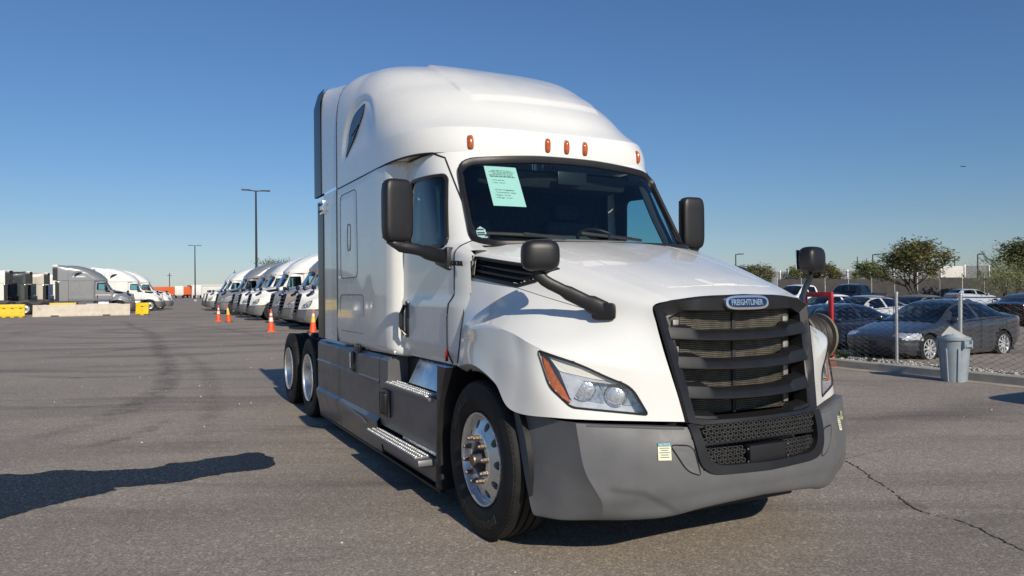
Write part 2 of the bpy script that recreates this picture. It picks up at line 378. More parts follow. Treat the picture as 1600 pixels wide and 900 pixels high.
def make_steer_wheel(parent, loc, left):
    rim = MB()
    fy = lambda r: interp(r, [.0, .112, .165, .18, .25, .272], [.136, .136, .134, .126, .094, .080])
    rim.lathe([(.290, -.108), (.302, -.118), (.299, -.128), (.288, -.126), (.281, -.112), (.274, -.095), (.270, -.080)], 64)
    wheel_holes(rim, .172, .270, fy, .0265, .224, hy=1.1)
    rim.lathe([(.172, -fy(.172)), (.165, -.134), (.150, -.137), (.118, -.137), (.112, -.124), (.112, -.03)], 64)
    rim.lathe([(.29, .10), (.27, .06), (.26, 0), (.268, -.03)], 48)
    w = rim.build('wheel', WHEELM, parent, 40, loc)
    tyre_mb(.505, .285).build('tyre', TYRE, w)
    sidewall_marks(w, LETTER)
    hub = MB().lathe([(.111, -.045), (.095, -.05), (.085, -.10), (.06, -.135), (.045, -.172), (.0, -.175)], 24); hub.build('hub', STEEL, w)
    MB().lathe([(.04, -.172), (.038, -.183), (.0, -.185)], 16).build('hub_cap', RUST, w)
    MB().disc(.262, -.005, 32).build('brake_drum', STEEL, w)
    nut = None
    for k in range(10):
        a = 2 * math.pi * (k + .25) / 10; p = (math.cos(a) * .1425, -.136, math.sin(a) * .1425)
        if nut is None: nut = MB().lathe([(.021, 0), (.021, -.008), (.0165, -.010), (.0165, -.034), (.012, -.037), (.011, -.050), (0, -.050)], 6).mesh('lug_nut', RUST, 30)
        put('lug_nut', nut, w, p)
    if left: w.rotation_euler = (0, 0, math.pi)
    return w
def make_drive_wheel(parent, loc, left):
    rim = MB()
    rim.lathe([(.29, -.135), (.302, -.145), (.298, -.153), (.286, -.15), (.276, -.12), (.262, -.02), (.255, .03)], 48)
    fy = lambda r: interp(r, [.1, .17, .25], [-.005, -.02, -.04]) * 1.0
    wheel_holes(rim, .165, .256, fy, .023, .215)
    rim.lathe([(.166, -fy(.166)), (.165, .0), (.10, -.004)], 48)
    w = rim.build('wheel', WHEELM, parent, 40, loc)
    t = tyre_mb(.50, .28, lugs=60)
    t.build('tyre', TYRE, w)
    me = tyre_mb(.50, .28).mesh('inner_tyre', TYRE); put('inner_tyre', me, w, (0, .335, 0))
    MB().lathe([(.103, .02), (.10, -.04), (.095, -.11), (.085, -.118), (0, -.12)], 24).build('hub', CHROME, w)
    MB().disc(.25, .06, 32).build('brake_drum', STEEL, w)
    nut = MB().lathe([(.018, 0), (.0165, -.03), (.011, -.04), (0, -.04)], 6).mesh('lug_nut', RUST, 30)
    for k in range(10):
        a = 2 * math.pi * k / 10; put('lug_nut', nut, w, (math.cos(a) * .1425, -.0, math.sin(a) * .1425))
    if left: w.rotation_euler = (0, 0, math.pi)
    return w

def make_truck():
    T = empty('semi_truck', lot(0, 0), HEAD)
    # ------------------------------------------------ roof cap
    prof = [(-.87, 2.655), (-.862, 2.74), (-.862, 2.82), (-.870, 2.878), (-.945, 2.945), (-1.09, 3.10), (-1.32, 3.285), (-1.6, 3.455), (-1.9, 3.60), (-2.2, 3.72), (-2.5, 3.82), (-2.8, 3.89), (-3.1, 3.935), (-3.4, 3.96), (-3.66, 3.97)]
    XR = -3.66; ZT = 3.975
    cp = bessel(np.array([(x, 0, z) for x, z in prof]), 9, (3,))
    NC = 110; rows = []
    def roof_w(z, n=7.): return 1.222 * max(0, 1 - max(0, (z - 2.66) / (ZT - 2.66)) ** n) ** (1 / n)
    def roof_pt(xf, z, s):
        """s in 0..1 from the centre line round to the rear"""
        p = 3.25 - .95 * sst((z - 2.66) / .45) + 1.9 * sst((z - 3.38) / .65); a = max(1e-3, min(1.3, xf - XR)); f = .68
        if s <= f:
            th = s / f * math.pi / 2; x = xf - a * (1 - max(0, math.cos(th)) ** (2 / p)); y = roof_w(z, lerp(5, 7, sst((-2.95 - x) / .7))) * math.sin(th) ** (2 / p)
        else:
            t = (s - f) / (1 - f); x = lerp(xf - a, XR, t); y = roof_w(z, lerp(5, 7, sst((-2.95 - x) / .7)))
        z0 = lerp(2.655, 2.715, sst(s / .5)); zz = z0 + (z - 2.655) * (ZT - z0) / (ZT - 2.655)
        # raised panel in the crown, and the hollow with its brow round the bunk window
        yb = interp(x, [-3.6, -3.0, -2.5, -2.0, -1.5, -1.2], [.30, .42, .60, .68, .70, .60])
        d = min(yb - abs(y), (-1.22 - .10 * (y / .6) ** 2) - x)
        zz += .023 * sst(d / .028) * sst((zz - 3.0) / .2)
        e = math.hypot((x + 2.82) / .66, (zz - 2.93) / .62)
        if y > .9 and zz > 2.93: y -= .026 * sst((1 - e) / .13) * sst((zz - 2.93) / .25) * sst((-2.1 - x) / .5)
        return (x, -y, zz)
    A = np.array([[roof_pt(c[0], c[2], j / (NC - 1)) for j in range(NC)] for c in cp])
    lip = A[0].copy(); lip[:, 1] *= .80; lip[:, 0] -= .02; lip = lip[None]
    A = np.concatenate([lip, A], 0)
    win = rpoly([(-3.255, 2.99), (-3.19, 3.27), (-3.03, 3.395), (-2.66, 3.425), (-2.70, 3.33)], [.02, .1, .12, .04, .06])
    mb = MB().grid(A)
    roof = MB(); roof.v = list(mb.v); roof.f = list(mb.f); roof.mirror().build('roof_cap', PAINT, T, 22)
    bv = BVHTree.FromPolygons(mb.v, mb.f)
    def onroof(x, z, off=.004):
        h = bv.ray_cast(Vector((x, -3, z)), Vector((0, 1, 0))); return Vector((x, h[0].y - off, z)) if h[0] else Vector((x, -1.2, z))
    o = MB(); cx_ = sum(p[0] for p in win) / len(win); cz_ = sum(p[1] for p in win) / len(win)
    o.grid(np.array([[onroof(lerp(x, cx_, k), lerp(z, cz_, k), .008) for x, z in win] for k in (0, .25, .5, .75, .98)]), wrap=True)
    for g in pair(o, 'bunk_window', PRIVG, T, 0):
        sgn = -1 if g.data.vertices[0].co.y < 0 else 1
        tb = MB().tube([Vector((x, onroof(x, z, .004).y * -sgn * 1.0, z)) if sgn > 0 else onroof(x, z, .004) for x, z in dens(win, .05)], .006, 6, True)
        tb.build('window_seal', RUBBER, g)
        a, b = onroof(-3.10, 3.19, .01), onroof(-2.80, 3.26, .01)
        MB().tube([(a.x, a.y * -sgn if sgn > 0 else a.y, a.z), (b.x, b.y * -sgn if sgn > 0 else b.y, b.z)], .004, 5).build('window_bar', RUBBER, g)
    # marker lamps
    for y in (-.812, -.179, 0, .179, .812):
        z = 2.772; h = bv.ray_cast(Vector((1, -abs(y) - 1e-3, z)), Vector((-1, 0, 0))); n = h[1]
        if n.x < 0: n = -n
        p = Vector((h[0].x, y, z)); n = Vector((n.x, n.y if y <= 0 else -n.y, n.z)); up = Vector((-.1, 0, 1)); rt = up.cross(n).normalized(); up = n.cross(rt).normalized()
        Mx = Matrix((rt, up, n)).transposed().to_4x4(); Mx.translation = p
        l = MB(); l.ball((0, 0, 0), .023, .054, .024, 10, .75); me = l.mesh('marker_lamp', AMBER); me.transform(Mx); k = put('marker_lamp', me, T)
        b = MB(); b.ball((0, 0, -.004), .028, .061, .010, 8, .6); me = b.mesh('lamp_base', mat('lamp_base_amber', (.22, .05, .01), .4)); me.transform(Mx); put('lamp_base', me, k)
    # roof to sleeper seam
    ep = [A[1][j] for j in range(NC)]
    sp = [(p[0], p[1] * 1.001, p[2] - .006) for p in ep]
    pair(MB().tube(sp[42::2], .009, 6), 'roof_seam', SEAM, T)
    # ------------------------------------------------ cab shell: greenhouse + cowl sides + doors
    zs = np.concatenate([np.linspace(1.05, 1.92, 24), np.linspace(1.94, 2.76, 40)])
    NT = 64
    def cab_row(z):
        r = []; w = c_w(z); xf = c_xf(z)
        for k in range(NT + 1):
            th = k / NT * math.pi / 2; r.append((xf - CA * (1 - max(0, math.cos(th)) ** (2 / CP)), -w * math.sin(th) ** (2 / CP), z))
        for k in range(1, 17): r.append((lerp(xf - CA, -1.78, k / 16), -w, z))
        return r
    G_ = np.array([cab_row(z) for z in zs])
    # door swage
    for i, z in enumerate(zs):
        for j in range(G_.shape[1]):
            x = G_[i, j, 0]
            if z < 1.95: G_[i, j, 1] -= .014 * sst((1.56 - z) / .06) * sst((-x - .2) / .5) * sst((z - 1.0) / .2)
    ws = rpoly([(-.975, 1.925), (-.925, 2.60), (0, 2.675), (.925, 2.60), (.975, 1.925)], [.12, .13, .5, .13, .12], 7)
    dw = rpoly([(-.785, 1.935), (-1.005, 2.50), (-1.60, 2.52), (-1.63, 1.955)], [.07, .05, .09, .09], 6)
    def ctr(i, j): return (G_[i, j] + G_[i + 1, j + 1]) / 2
    def kind(i, j):
        c = ctr(i, j)
        if inpoly((c[1], c[2]), ws) and c[0] > cabX(.985, c[2]) - .12 and abs(c[1]) < .985: return 'ws'
        if inpoly((c[0], c[2]), dw) and abs(c[1]) > .9 and not inpoly((c[1], c[2]), ws): return 'dw'
        if c[2] > 2.705: return 'n'
        sx = interp(c[2], [1.05, 1.40, 1.50, 1.56, 2.0, 2.7], [-.71, -.71, -.68, -.60, -.60, -1.12])
        if c[0] < sx and abs(c[1]) > .8 and c[0] > -1.70: return 'door'
        if c[2] < 1.955 and (abs(c[1]) < .75 or c[0] > -.40): return 'n'
        return 'cab'
    K = [[kind(i, j) for j in range(G_.shape[1] - 1)] for i in range(G_.shape[0] - 1)]
    def sub(k): return MB().grid(G_, lambda i, j: K[i][j] == k)
    sub('cab').mirror().build('cab_shell', PAINT, T, 50)
    doors = pair(sub('door'), 'door', PAINT, T, 50)
    sub('ws').mirror().build('windshield', WSG, T, 60)
    def onws(y, z, off=0.): x = cabX(y, z); return Vector((x + off, y, z))
    dense = dens(ws, .05)
    MB().tube([onws(y, z, .004) for y, z in dense], .036, 8, True, flat=(.95, .62)).build('windshield_gasket', BLACK, T)
    wh = [MB().grid(G_, lambda i, j: K[i][j] == 'dw')]
    for d, gl in zip(doors, pair(wh[0], 'door_window', DOORG, T, 60)):
        gl.parent = d; sg = -1 if d.data.vertices[0].co.y < 0 else 1
        dd = dens(dw, .05)
        MB().tube([(x, sg * (cabY(x, z) + .002), z) for x, z in dd], .019, 6, True).build('window_seal', BLACK, d)
        # seam round the door
        seam = [(-.71, 1.06), (-.71, 1.40), (-.68, 1.50), (-.605, 1.57), (-.60, 2.0)] + [(lerp(-.60, -1.11, t), lerp(2.0, 2.685, t)) for t in (.2, .4, .6, .8, .95)] + [(-1.2, 2.70), (-1.65, 2.70)]
        def yd(x, z): return cabY(x, z) + (.014 * sst((1.56 - z) / .06) * sst((-x - .2) / .5) * sst((z - 1.0) / .2) if z < 1.95 else 0)
        MB().tube([(x, sg * (yd(x, z) + .001), z) for x, z in dens(seam, .04, False)], .007, 5).build('door_seam', SEAM, d)
        # handle
        hx, hz = -1.60, 1.36
        h = MB(); h.box(hx - .035, hx + .035, sg * 1.132 - .02, sg * 1.132 + .02, hz - .155, hz + .155, .018); h.build('door_handle', BLACK2, d)
        MB().tube([(hx, sg * 1.16, hz + .12), (hx, sg * 1.19, hz + .05), (hx, sg * 1.19, hz - .06), (hx, sg * 1.16, hz - .13)], .016, 6, flat=(1, 1.4)).build('handle_pull', BLACK2, d)
        MB().box(-.735, -.715, sg * 1.135 - .01, sg * 1.135 + .01, 1.075, 1.165, .003).build('door_reflector', REDL, d)
    # A-pillar thick door frame (proud of the shell)
    # ------------------------------------------------ sleeper
    sc = [(-1.70, .98), (-1.715, 1.06), (-1.75, 1.14), (-1.80, 1.19), (-1.88, 1.216), (-2.0, 1.224), (-2.6, 1.226), (-3.2, 1.226), (-3.66, 1.226)]
    sr = [(1.03, -.10), (1.05, -.035), (1.085, -.008), (1.14, 0), (1.5, 0), (2.1, 0), (2.5, 0), (2.712, 0)]
    SC = np.array([[(x, -(y + (o if y > 1.1 else o * .3)), z) for x, y in sc] for z, o in sr])
    pair(MB().grid(surf(SC, 4, 6)), 'sleeper_side', PAINT, T, 60)
    # hatches drawn as recessed shut lines
    for nm, pol, r in (('luggage_hatch', [(-3.52, 1.19), (-3.52, 1.565), (-2.62, 1.565), (-2.60, 1.19)], .07), ('bunk_hatch', [(-3.50, 1.74), (-3.50, 2.62), (-2.86, 2.62), (-2.83, 1.74)], .09)):
        q = rpoly(pol, r)
        a, b = pair(MB().tube([(x, -1.2265, z) for x, z in dens(q, .05)], .0045, 5, True), nm + '_shut_line', mat('shut_line_grey', (.05, .05, .055), .7), T)
    a, b = pair(MB().box(-3.20, -3.10, -1.2285, -1.222, 2.03, 2.28, .003), 'hatch_handle', PAINT, T)
    for o in (a, b):
        s_ = -1 if o.data.vertices[0].co.y < 0 else 1
        MB().tube([(x, s_ * 1.2275, z) for x, z in rpoly([(-3.205, 2.02), (-3.205, 2.29), (-3.095, 2.29), (-3.095, 2.02)], .04)], .004, 5, True).build('handle_gap', SEAM, o)
    pair(MB().tube([(-3.655, -1.2265, z) for z in np.linspace(1.07, 2.70, 5)], .009, 5), 'sleeper_rear_seam', SEAM, T)
    # rear wall, floor and bulkheads
    MB().box(-3.68, -3.62, -1.18, 1.18, 1.05, 3.42, .01).build('sleeper_rear_wall', PAINT, T)
    MB().box(-3.6, -.75, -1.05, 1.05, 1.03, 1.07).build('cab_floor', STEEL, T)
    # ------------------------------------------------ side extenders
    ex = []
    zsE = list(np.linspace(1.06, 2.72, 8)) + [2.745] + list(np.linspace(2.9, 3.55, 6)) + [3.66, 3.75, 3.82, 3.875, 3.915, 3.94]
    for f in np.linspace(0, 1, 6):
        x = lerp(-3.668, -4.40, f); row = []
        for z in zsE:
            w1 = roof_w(z); w2 = 1.222 * max(0, 1 - max(0, (z - 2.66) / (4.0 - 2.66)) ** 12) ** (1 / 12)
            row.append((x, -lerp(w1, w2, f ** 1.3), z + .055 * f * sst((z - 3) / .8)))
        for yy in (.7, .5): row.append((x, -yy, 3.955 + .055 * f))
        ex.append(row)
    E_ = np.array(ex)
    iz = 8
    up = MB().grid(E_[:, iz - 0:, :]); lo = MB().grid(E_[:, :iz, :])
    def thick(mb, m, name):
        a, b = pair(mb, name, m, T, 60)
        return a, b
    lo.v = [(max(x, -4.31), y, z) for x, y, z in lo.v]; thick(lo, PAINT, 'side_extender'); thick(up, PAINT, 'roof_extender')
    pair(MB().tube([(p[0] + .004, p[1] - .001, p[2] + .001) for p in E_[0]], .007, 5), 'extender_seam', SEAM, T)
    flap = []
    for zz, nm in (((1.06, 2.66), 0), ((2.735, 4.0), 1)):
        m_ = MB(); A_ = np.array([[(x, y, z) for z in np.linspace(zz[0], zz[1], 8)] for x, y in ((-4.40 if nm else -4.30, -1.2305), (-4.55 if nm else -4.45, -1.236), (-4.75 if nm else -4.58, -1.232), (-4.752 if nm else -4.582, -1.20), (-4.40 if nm else -4.30, -1.19))])
        if nm: A_[:, -1, 1] += .05
        m_.grid(A_); pair(m_, 'rubber_edge', BLACK2, T)
    for o in pair(MB().box(-4.40, -4.26, -1.248, -1.215, 2.50, 2.66, .01), 'extender_hinge', CHROME, T):
        s_ = -1 if o.data.vertices[0].co.y < 0 else 1
        for q in (2.54, 2.62): MB().tube([(-4.40, s_ * 1.252, q), (-4.26, s_ * 1.252, q)], .014, 6).build('hinge_rod', STEEL, o)
    # ------------------------------------------------ hood and fenders
    HC = [
     [(1.11, 0, 1.56), (1.0, 0, 1.603), (.75, 0, 1.69), (.45, 0, 1.775), (.12, 0, 1.86), (-.2, 0, 1.935), (-.52, 0, 1.99)],
     [(1.095, .3, 1.553), (.985, .31, 1.597), (.74, .33, 1.683), (.44, .36, 1.768), (.11, .39, 1.853), (-.2, .42, 1.927), (-.52, .44, 1.982)],
     [(1.065, .50, 1.532), (.96, .53, 1.572), (.71, .59, 1.648), (.41, .66, 1.738), (.1, .72, 1.824), (-.2, .78, 1.896), (-.53, .83, 1.948)],
     [(1.035, .598, 1.495), (.935, .64, 1.524), (.70, .73, 1.585), (.40, .835, 1.668), (.1, .925, 1.752), (-.18, .985, 1.812), (-.47, 1.02, 1.862)],
     [(1.065, .598, 1.40), (.94, .685, 1.425), (.69, .80, 1.478), (.39, .905, 1.548), (.09, .985, 1.618), (-.21, 1.03, 1.668), (-.45, 1.058, 1.695)],
     [(1.10, .58, 1.26), (.955, .77, 1.30), (.73, .93, 1.36), (.41, 1.04, 1.445), (.11, 1.08, 1.485), (-.19, 1.085, 1.50), (-.46, 1.095, 1.50)],
     [(1.135, .558, 1.13), (.975, .83, 1.175), (.735, 1.135, 1.262), (.45, 1.195, 1.345), (.17, 1.205, 1.375), (-.12, 1.195, 1.345), (-.45, 1.135, 1.30)],
     [(1.165, .532, 1.0), (1.03, .755, 1.005), (.79, 1.115, 1.04), (.54, 1.205, 1.125), (.25, 1.222, 1.205), (-.09, 1.208, 1.235), (-.45, 1.15, 1.17)],
     [(1.19, .507, .868), (1.085, .695, .872), (.84, 1.085, .885), (.49, 1.218, .893), (.31, 1.238, 1.035), (-.02, 1.235, 1.115), (-.45, 1.165, 1.065)],
     [(1.16, .50, .868), (1.05, .65, .872), (.80, 1.03, .885), (.445, 1.165, .875), (.272, 1.18, .985), (-.02, 1.175, 1.062), (-.44, 1.10, 1.025)]]
    H = surf(np.array([[(x, -y, z) for x, y, z in r] for r in HC]), 10, 14, (2, 6, 8))
    hl = rpoly([(.722, -1.165, 1.255), (.862, -.974, 1.181), (.957, -.846, 1.104), (1.031, -.747, 1.058), (1.084, -.675, .905), (.835, -1.010, .945), (.762, -1.110, 1.055)], [.02, .1, .12, .06, .02, .03, .04])
    nh = Vector((.804, -.595, 0)); dh = Vector((.595, .804, 0)); c0 = Vector((.9, -.92, 1.05))
    def uv(p): q = Vector(p) - c0; return (q.dot(dh), q.z)
    hl2 = [uv(p) for p in hl]
    def hin(i, j):
        c = Vector((H[i, j] + H[i + 1, j + 1]) / 2); return c.z < 1.4 and c.x > .55 and inpoly(uv(c), hl2)
    full = MB().grid(H); bh = BVHTree.FromPolygons(full.v, full.f)
    vent = [(-.42, 1.83), (.325, 1.728), (.255, 1.655), (.12, 1.625), (-.42, 1.70)]
    def vin(i, j):
        c = (H[i, j] + H[i + 1, j + 1]) / 2; return c[1] < -.8 and inpoly((c[0], c[2]), [(x + (.012 if x < -.4 else -.015), lerp(z, 1.74, .1)) for x, z in vent])
    hm = MB().grid(H, lambda i, j: not hin(i, j) and not vin(i, j)); hm.mirror().build('hood', PAINT, T, 50)
    def onfront(u, z, off=0.):
        p = c0 + dh * u; p.z = c0.z + z; h = bh.ray_cast(p + nh * 1.0, -nh)
        if not h[0]: h = bh.find_nearest(p)
        return h[0] + nh * off
    # headlamps
    def patch(poly, off, name, m, parent, sg, smooth=60, depth=0.):
        vs = [onfront(u, z, off) for u, z in poly]; cc = onfront(sum(p[0] for p in poly) / len(poly), sum(p[1] for p in poly) / len(poly), off)
        n = len(vs); V = [(p.x, p.y * -sg, p.z) for p in vs]; fs = []
        mid = [(lerp(p.x, cc.x, .5), lerp(p.y, cc.y, .5) * -sg, lerp(p.z, cc.z, .5)) for p in vs]
        V += mid + [(cc.x, cc.y * -sg, cc.z)]
        for i in range(n): fs += [(i, (i + 1) % n, n + (i + 1) % n, n + i), (n + i, n + (i + 1) % n, 2 * n)]
        if depth:
            b0 = len(V); V += [(p.x - nh.x * depth, (p.y - nh.y * depth) * -sg, p.z) for p in vs]
            fs += [(i, b0 + i, b0 + (i + 1) % n, (i + 1) % n) for i in range(n)]
        return MB().add(V, fs).build(name, m, parent, smooth)
    def shrink(poly, k):
        cx = sum(p[0] for p in poly) / len(poly); cy = sum(p[1] for p in poly) / len(poly); return [(cx + (p[0] - cx) * k, cy + (p[1] - cy) * k) for p in poly]
    hp = dens(hl2, .05)
    for sg in (-1, 1):
        L = patch(shrink(hp, 1.0), -.065, 'headlamp', LAMPH, T, sg, depth=-.065)
        f = (lambda p: Vector((p.x, p.y * -sg, p.z)))
        MB().tube([f(onfront(u, z, .001)) for u, z in hp], .0065, 6, True).build('lamp_rim', BLACK, L)
        def q(px, py):   # photo position of a lamp detail, on the lamp's own plane
            d = Vector(((px - 800) / 1155, 1, -(py - 460) / 1155)); o_ = Vector((0, 0, 1.57)); fx = Vector((FX[0], FX[1], 0)); lf = Vector((LF[0], LF[1], 0))
            oo = o_ - Vector((OX, OY, 0)); ol = Vector((oo.dot(fx), oo.dot(lf), oo.z)); dl = Vector((d.dot(fx), d.dot(lf), d.z)); t = (c0 - ol).dot(nh) / dl.dot(nh); return uv(ol + dl * t)
        am = [q(846, 556), q(856, 566), q(866, 585), q(882, 610), q(891, 629), q(875, 618), q(859, 602), q(851, 580)]
        patch(am, -.012, 'turn_signal', AMBERD, L, sg, depth=.04)
        patch([q(856, 557), q(905, 571), q(940, 586), q(958, 597), q(925, 592), q(878, 581), q(872, 578)], -.016, 'running_light', LAMPW, L, sg, depth=.03)
        patch([q(866, 566), q(880, 581), q(925, 592), q(960, 598), q(967, 597), q(960, 602), q(925, 597), q(879, 586), q(893, 625), q(889, 620), q(874, 583)], -.022, 'lamp_divider', LAMPH, L, sg, depth=.03)
        patch([q(886, 588), q(929, 598), q(945, 624), q(942, 632), q(896, 624)], -.058, 'low_beam_well', LAMPD, L, sg)
        patch([q(932, 598), q(962, 604), q(984, 612), q(999, 638), q(948, 632)], -.058, 'high_beam_well', LAMPD, L, sg)
        for nm, (px, py), rr in (('low_beam', (910, 608), .060), ('high_beam', (960, 620), .054)):
            u, z = q(px, py); p = onfront(u, z, -.050)
            Mx = basis((0, 0, 0), dh, (0, 0, 1)).to_3x3()
            b = MB().ball((0, 0, 0), rr, rr, .016, 12, 1.0, Mx); me = b.mesh(nm, mat('lamp_projector', (.74, .76, .79), .26, .7, var=.25, vscale=45, bump=.4, bscale=60)); me.transform(Matrix.Translation(p))
            if sg > 0: me = flipy(me)
            bb = put(nm, me, L)
            rng = MB().tube([p + dh * math.cos(a) * rr * 1.12 + Vector((0, 0, math.sin(a) * rr * 1.12)) + nh * .006 for a in np.linspace(0, 2 * math.pi, 20, endpoint=False)], .0035, 5, True).mesh('lamp_bezel', CHROME)
            put('lamp_bezel', flipy(rng) if sg > 0 else rng, bb)
        patch(hp, .004, 'lamp_cover', LENS, L, sg)
    # hood side vent with slats
    def onside(x, z, off=0.):
        h = bh.ray_cast(Vector((x, -3, z)), Vector((0, 1, 0))); y = h[0].y if h[0] else -1.0; return Vector((x, y - off, z))
    vp = dens(vent, .06)
    for sg in (-1, 1):
        f = (lambda p: Vector((p.x, p.y * -sg, p.z)))
        VB = [onside(x, z, -.05) for x, z in vp]; o = MB().add([f(p) for p in VB], [tuple(range(len(VB)))]); o.tube([f(onside(x, z, .001)) for x, z in vp], .014, 6, True); g = o.build('hood_vent', BLACK, T)
        for k, t in enumerate((.38, .72)):
            a = onside(-.40, lerp(1.83, 1.70, t) , .0); b = onside(lerp(.29, .12, t), lerp(1.725, 1.635, t), .0)
            pts = [Vector(f(a.lerp(b, i / 6))) for i in range(7)]; pts = [Vector((p.x, onside(p.x, p.z, -.024).y * -sg, p.z)) for p in pts]
            MB().tube(pts, .013, 6, flat=(.7, 1.2)).build('vent_slat', BLACK2, g)
    # seam between hood top and fender, cowl seam
    i4 = 4 * 10
    pair(MB().tube([H[i4, j] + np.array((0, -.0005, 0)) for j in range(26, H.shape[1], 2)], .0028, 5), 'hood_seam', mat('grey_gap', (.25, .25, .26), .6), T)
    pair(MB().tube([H[i, -1] + np.array((0, -.001, .001)) for i in range(24, H.shape[0] - 12, 3)], .006, 5), 'cowl_seam', SEAM, T)
    # centre panel crease and hand notch in the hood top
    q = []
    for t in np.linspace(0, 1, 30):
        x = lerp(-.45, .93, t); y = lerp(.60, .44, t) if t < .93 else lerp(.44, .40, (t - .93) / .07); q.append((x, y))
    def ontop(x, y, off=0.):
        h = bh.ray_cast(Vector((x, -abs(y) - 1e-4, 3)), Vector((0, 0, -1))); return Vector((x, y, h[0].z + off))
    crease = [ontop(x, -y, .0005) for x, y in q] + [ontop(.95 + .01 * math.cos(a), -y, .0005) for y, a in ((.3, 0), (.15, 0), (0, 0))]
    cr = MB().tube(crease, .0022, 5); cr.mirror().build('hood_panel_crease', PAINT, T)
    nv = [ontop(.87, -.11, .009), ontop(.87, .09, .009), ontop(.955, .085, .008), ontop(.955, -.07, .008), ontop(.97, .12, .001), ontop(.97, -.10, .001), ontop(.85, -.15, .001), ontop(.85, .11, .001)]
    MB().add(nv, [(0, 3, 2, 1), (3, 5, 4, 2), (0, 6, 5, 3), (0, 1, 7, 6), (1, 2, 4, 7)]).build('hood_hand_notch', PAINT, T, 0)
    # wheel-well liners
    for sg in (-1, 1):
        wv = MB(); Aw = np.array([[(.62 * math.cos(a) * (1 if a < 1.57 else .92), sg * y, .50 + .61 * math.sin(a)) for y in (1.17, .9, .60)] for a in np.linspace(-.15, math.pi + .15, 20)])
        wv.grid(Aw).build('wheel_well', BLACK, T)
    MB().box(-.40, .85, -.62, .62, .55, 1.45).build('engine_block', STEEL, T)
    MB().box(-.62, -.36, -1.0, 1.0, 1.0, 1.825).build('firewall', STEEL, T)
    # ------------------------------------------------ badge, lettering
    text('model_badge', 'CASCADIA', .050, INK if False else SEAM, T, basis((-.545, -1.122, 1.792), (1, .0, -.06), (0, 0, 1)), .003, bold=.0008, sx=.86)
    text('model_badge', 'CASCADIA', .050, SEAM, T, basis((-.545, 1.122, 1.792), (-1, 0, .06), (0, 0, 1)), .003, bold=.0008, sx=.86)
    # ------------------------------------------------ grille
    gx = lambda y, z: interp(z, [.82, 1.0, 1.25, 1.48, 1.56], [1.245, 1.215, 1.165, 1.115, 1.105]) - .22 * y * y
    outer = [(-.598, 1.497), (-.50, 1.532), (-.3, 1.553), (0, 1.562), (.3, 1.553), (.50, 1.532), (.598, 1.497), (.507, .862), (.43, .845), (-.43, .845), (-.507, .862)]
    inner = [(-.515, 1.435), (-.44, 1.468), (-.36, 1.462), (0, 1.455), (.36, 1.462), (.44, 1.468), (.515, 1.435), (.435, .885), (.36, .872), (-.36, .872), (-.435, .885)]
    O_ = dens(outer, .06)
    # resample both with equal counts per side
    def both(n=8):
        a, b = [], []
        for i in range(len(outer)):
            i2 = (i + 1) % len(outer)
            for k in range(n):
                t = k / n; a.append((lerp(outer[i][0], outer[i2][0], t), lerp(outer[i][1], outer[i2][1], t))); b.append((lerp(inner[i][0], inner[i2][0], t), lerp(inner[i][1], inner[i2][1], t)))
        return a, b
    a_, b_ = both()
    ring = np.array([[(gx(y, z) - .02, y * 1.004, z) for y, z in a_], [(gx(y, z) + .012, y, z) for y, z in a_], [(gx(y, z) + .028, lerp(y, y2, .15), lerp(z, z2, .15)) for (y, z), (y2, z2) in zip(a_, b_)], [(gx(y, z) + .024, lerp(y2, y, .12), lerp(z2, z, .12)) for (y, z), (y2, z2) in zip(a_, b_)], [(gx(y2, z2) - .0, y2, z2) for y2, z2 in b_], [(gx(y2, z2) - .10, y2 * .985, z2) for y2, z2 in b_]])
    MB().grid(ring, wrap=True).build('grille_frame', BLACK, T, 30)
    for zt, zb0 in ((1.36, 1.312), (1.195, 1.150), (1.04, .987), (.895, .826)):
        hw = interp(zt, [.85, 1.45], [.435, .53]) + .012; rows = []
        for y in np.linspace(-hw, hw, 91):
            e = sst((abs(y) - (hw - .19)) / .045); th = lerp(.047, .074, e); zb = zb0 - .020 * (1 - (y / hw) ** 2); zt_ = zb + th
            x = gx(y, zb)
            rows.append([(x - .085, y, zt_ + .016), (x - .028, y, zt_ + .004), (x - .012, y, zt_ - .004), (x + .010, y, zb + .014), (x + .010, y, zb + .006), (x - .002, y, zb), (x - .08, y, zb + .010)])
        MB().grid(np.array(rows), wrap=True).build('grille_slat', BLACK, T, 28)
    rad = MB().box(.97, 1.02, -.47, .47, .86, 1.50, .004); rd = rad.build('radiator', RADI, T)
    fm = MB()
    for k in range(54): z = .875 + k * .0115; fm.box(1.02, 1.027, -.40, .40, z, z + .0035)
    fm.build('cooling_fins', mat('fin_aluminium', (.17, .152, .122), .5, .5, var=.5, vscale=14), rd, 0)
    MB().box(1.02, 1.037, -.012, .012, .86, 1.47, .003).build('radiator_post', STEEL, rd)
    for yy in (-.44, .42):
        for z in (.93, 1.08, 1.23, 1.38): MB().box(1.022, 1.042, yy - .02, yy + .02, z - .04, z + .04, .006).build('tank_bracket', mat('bracket_alloy', (.4, .39, .36), .5, .6), rd)
    MB().box(.80, .92, -.56, .56, .40, 1.50).build('radiator_shroud', BLACK2, T)
    # emblem
    cz = 1.512; ex_ = gx(0, cz) + .03; Me = basis((ex_, 0, cz), (0, 1, 0), (-.12, 0, 1))
    def stad(w, h, n=10):
        out = []
        for k in range(4 * n):
            a = 2 * math.pi * k / (4 * n); c, s_ = math.cos(a), math.sin(a); out.append((w * math.copysign(abs(c) ** .45, c), h * math.copysign(abs(s_) ** .75, s_)))
        return out
    e = MB(); P0 = stad(.165, .0415); P1 = stad(.150, .0285); n = len(P0)
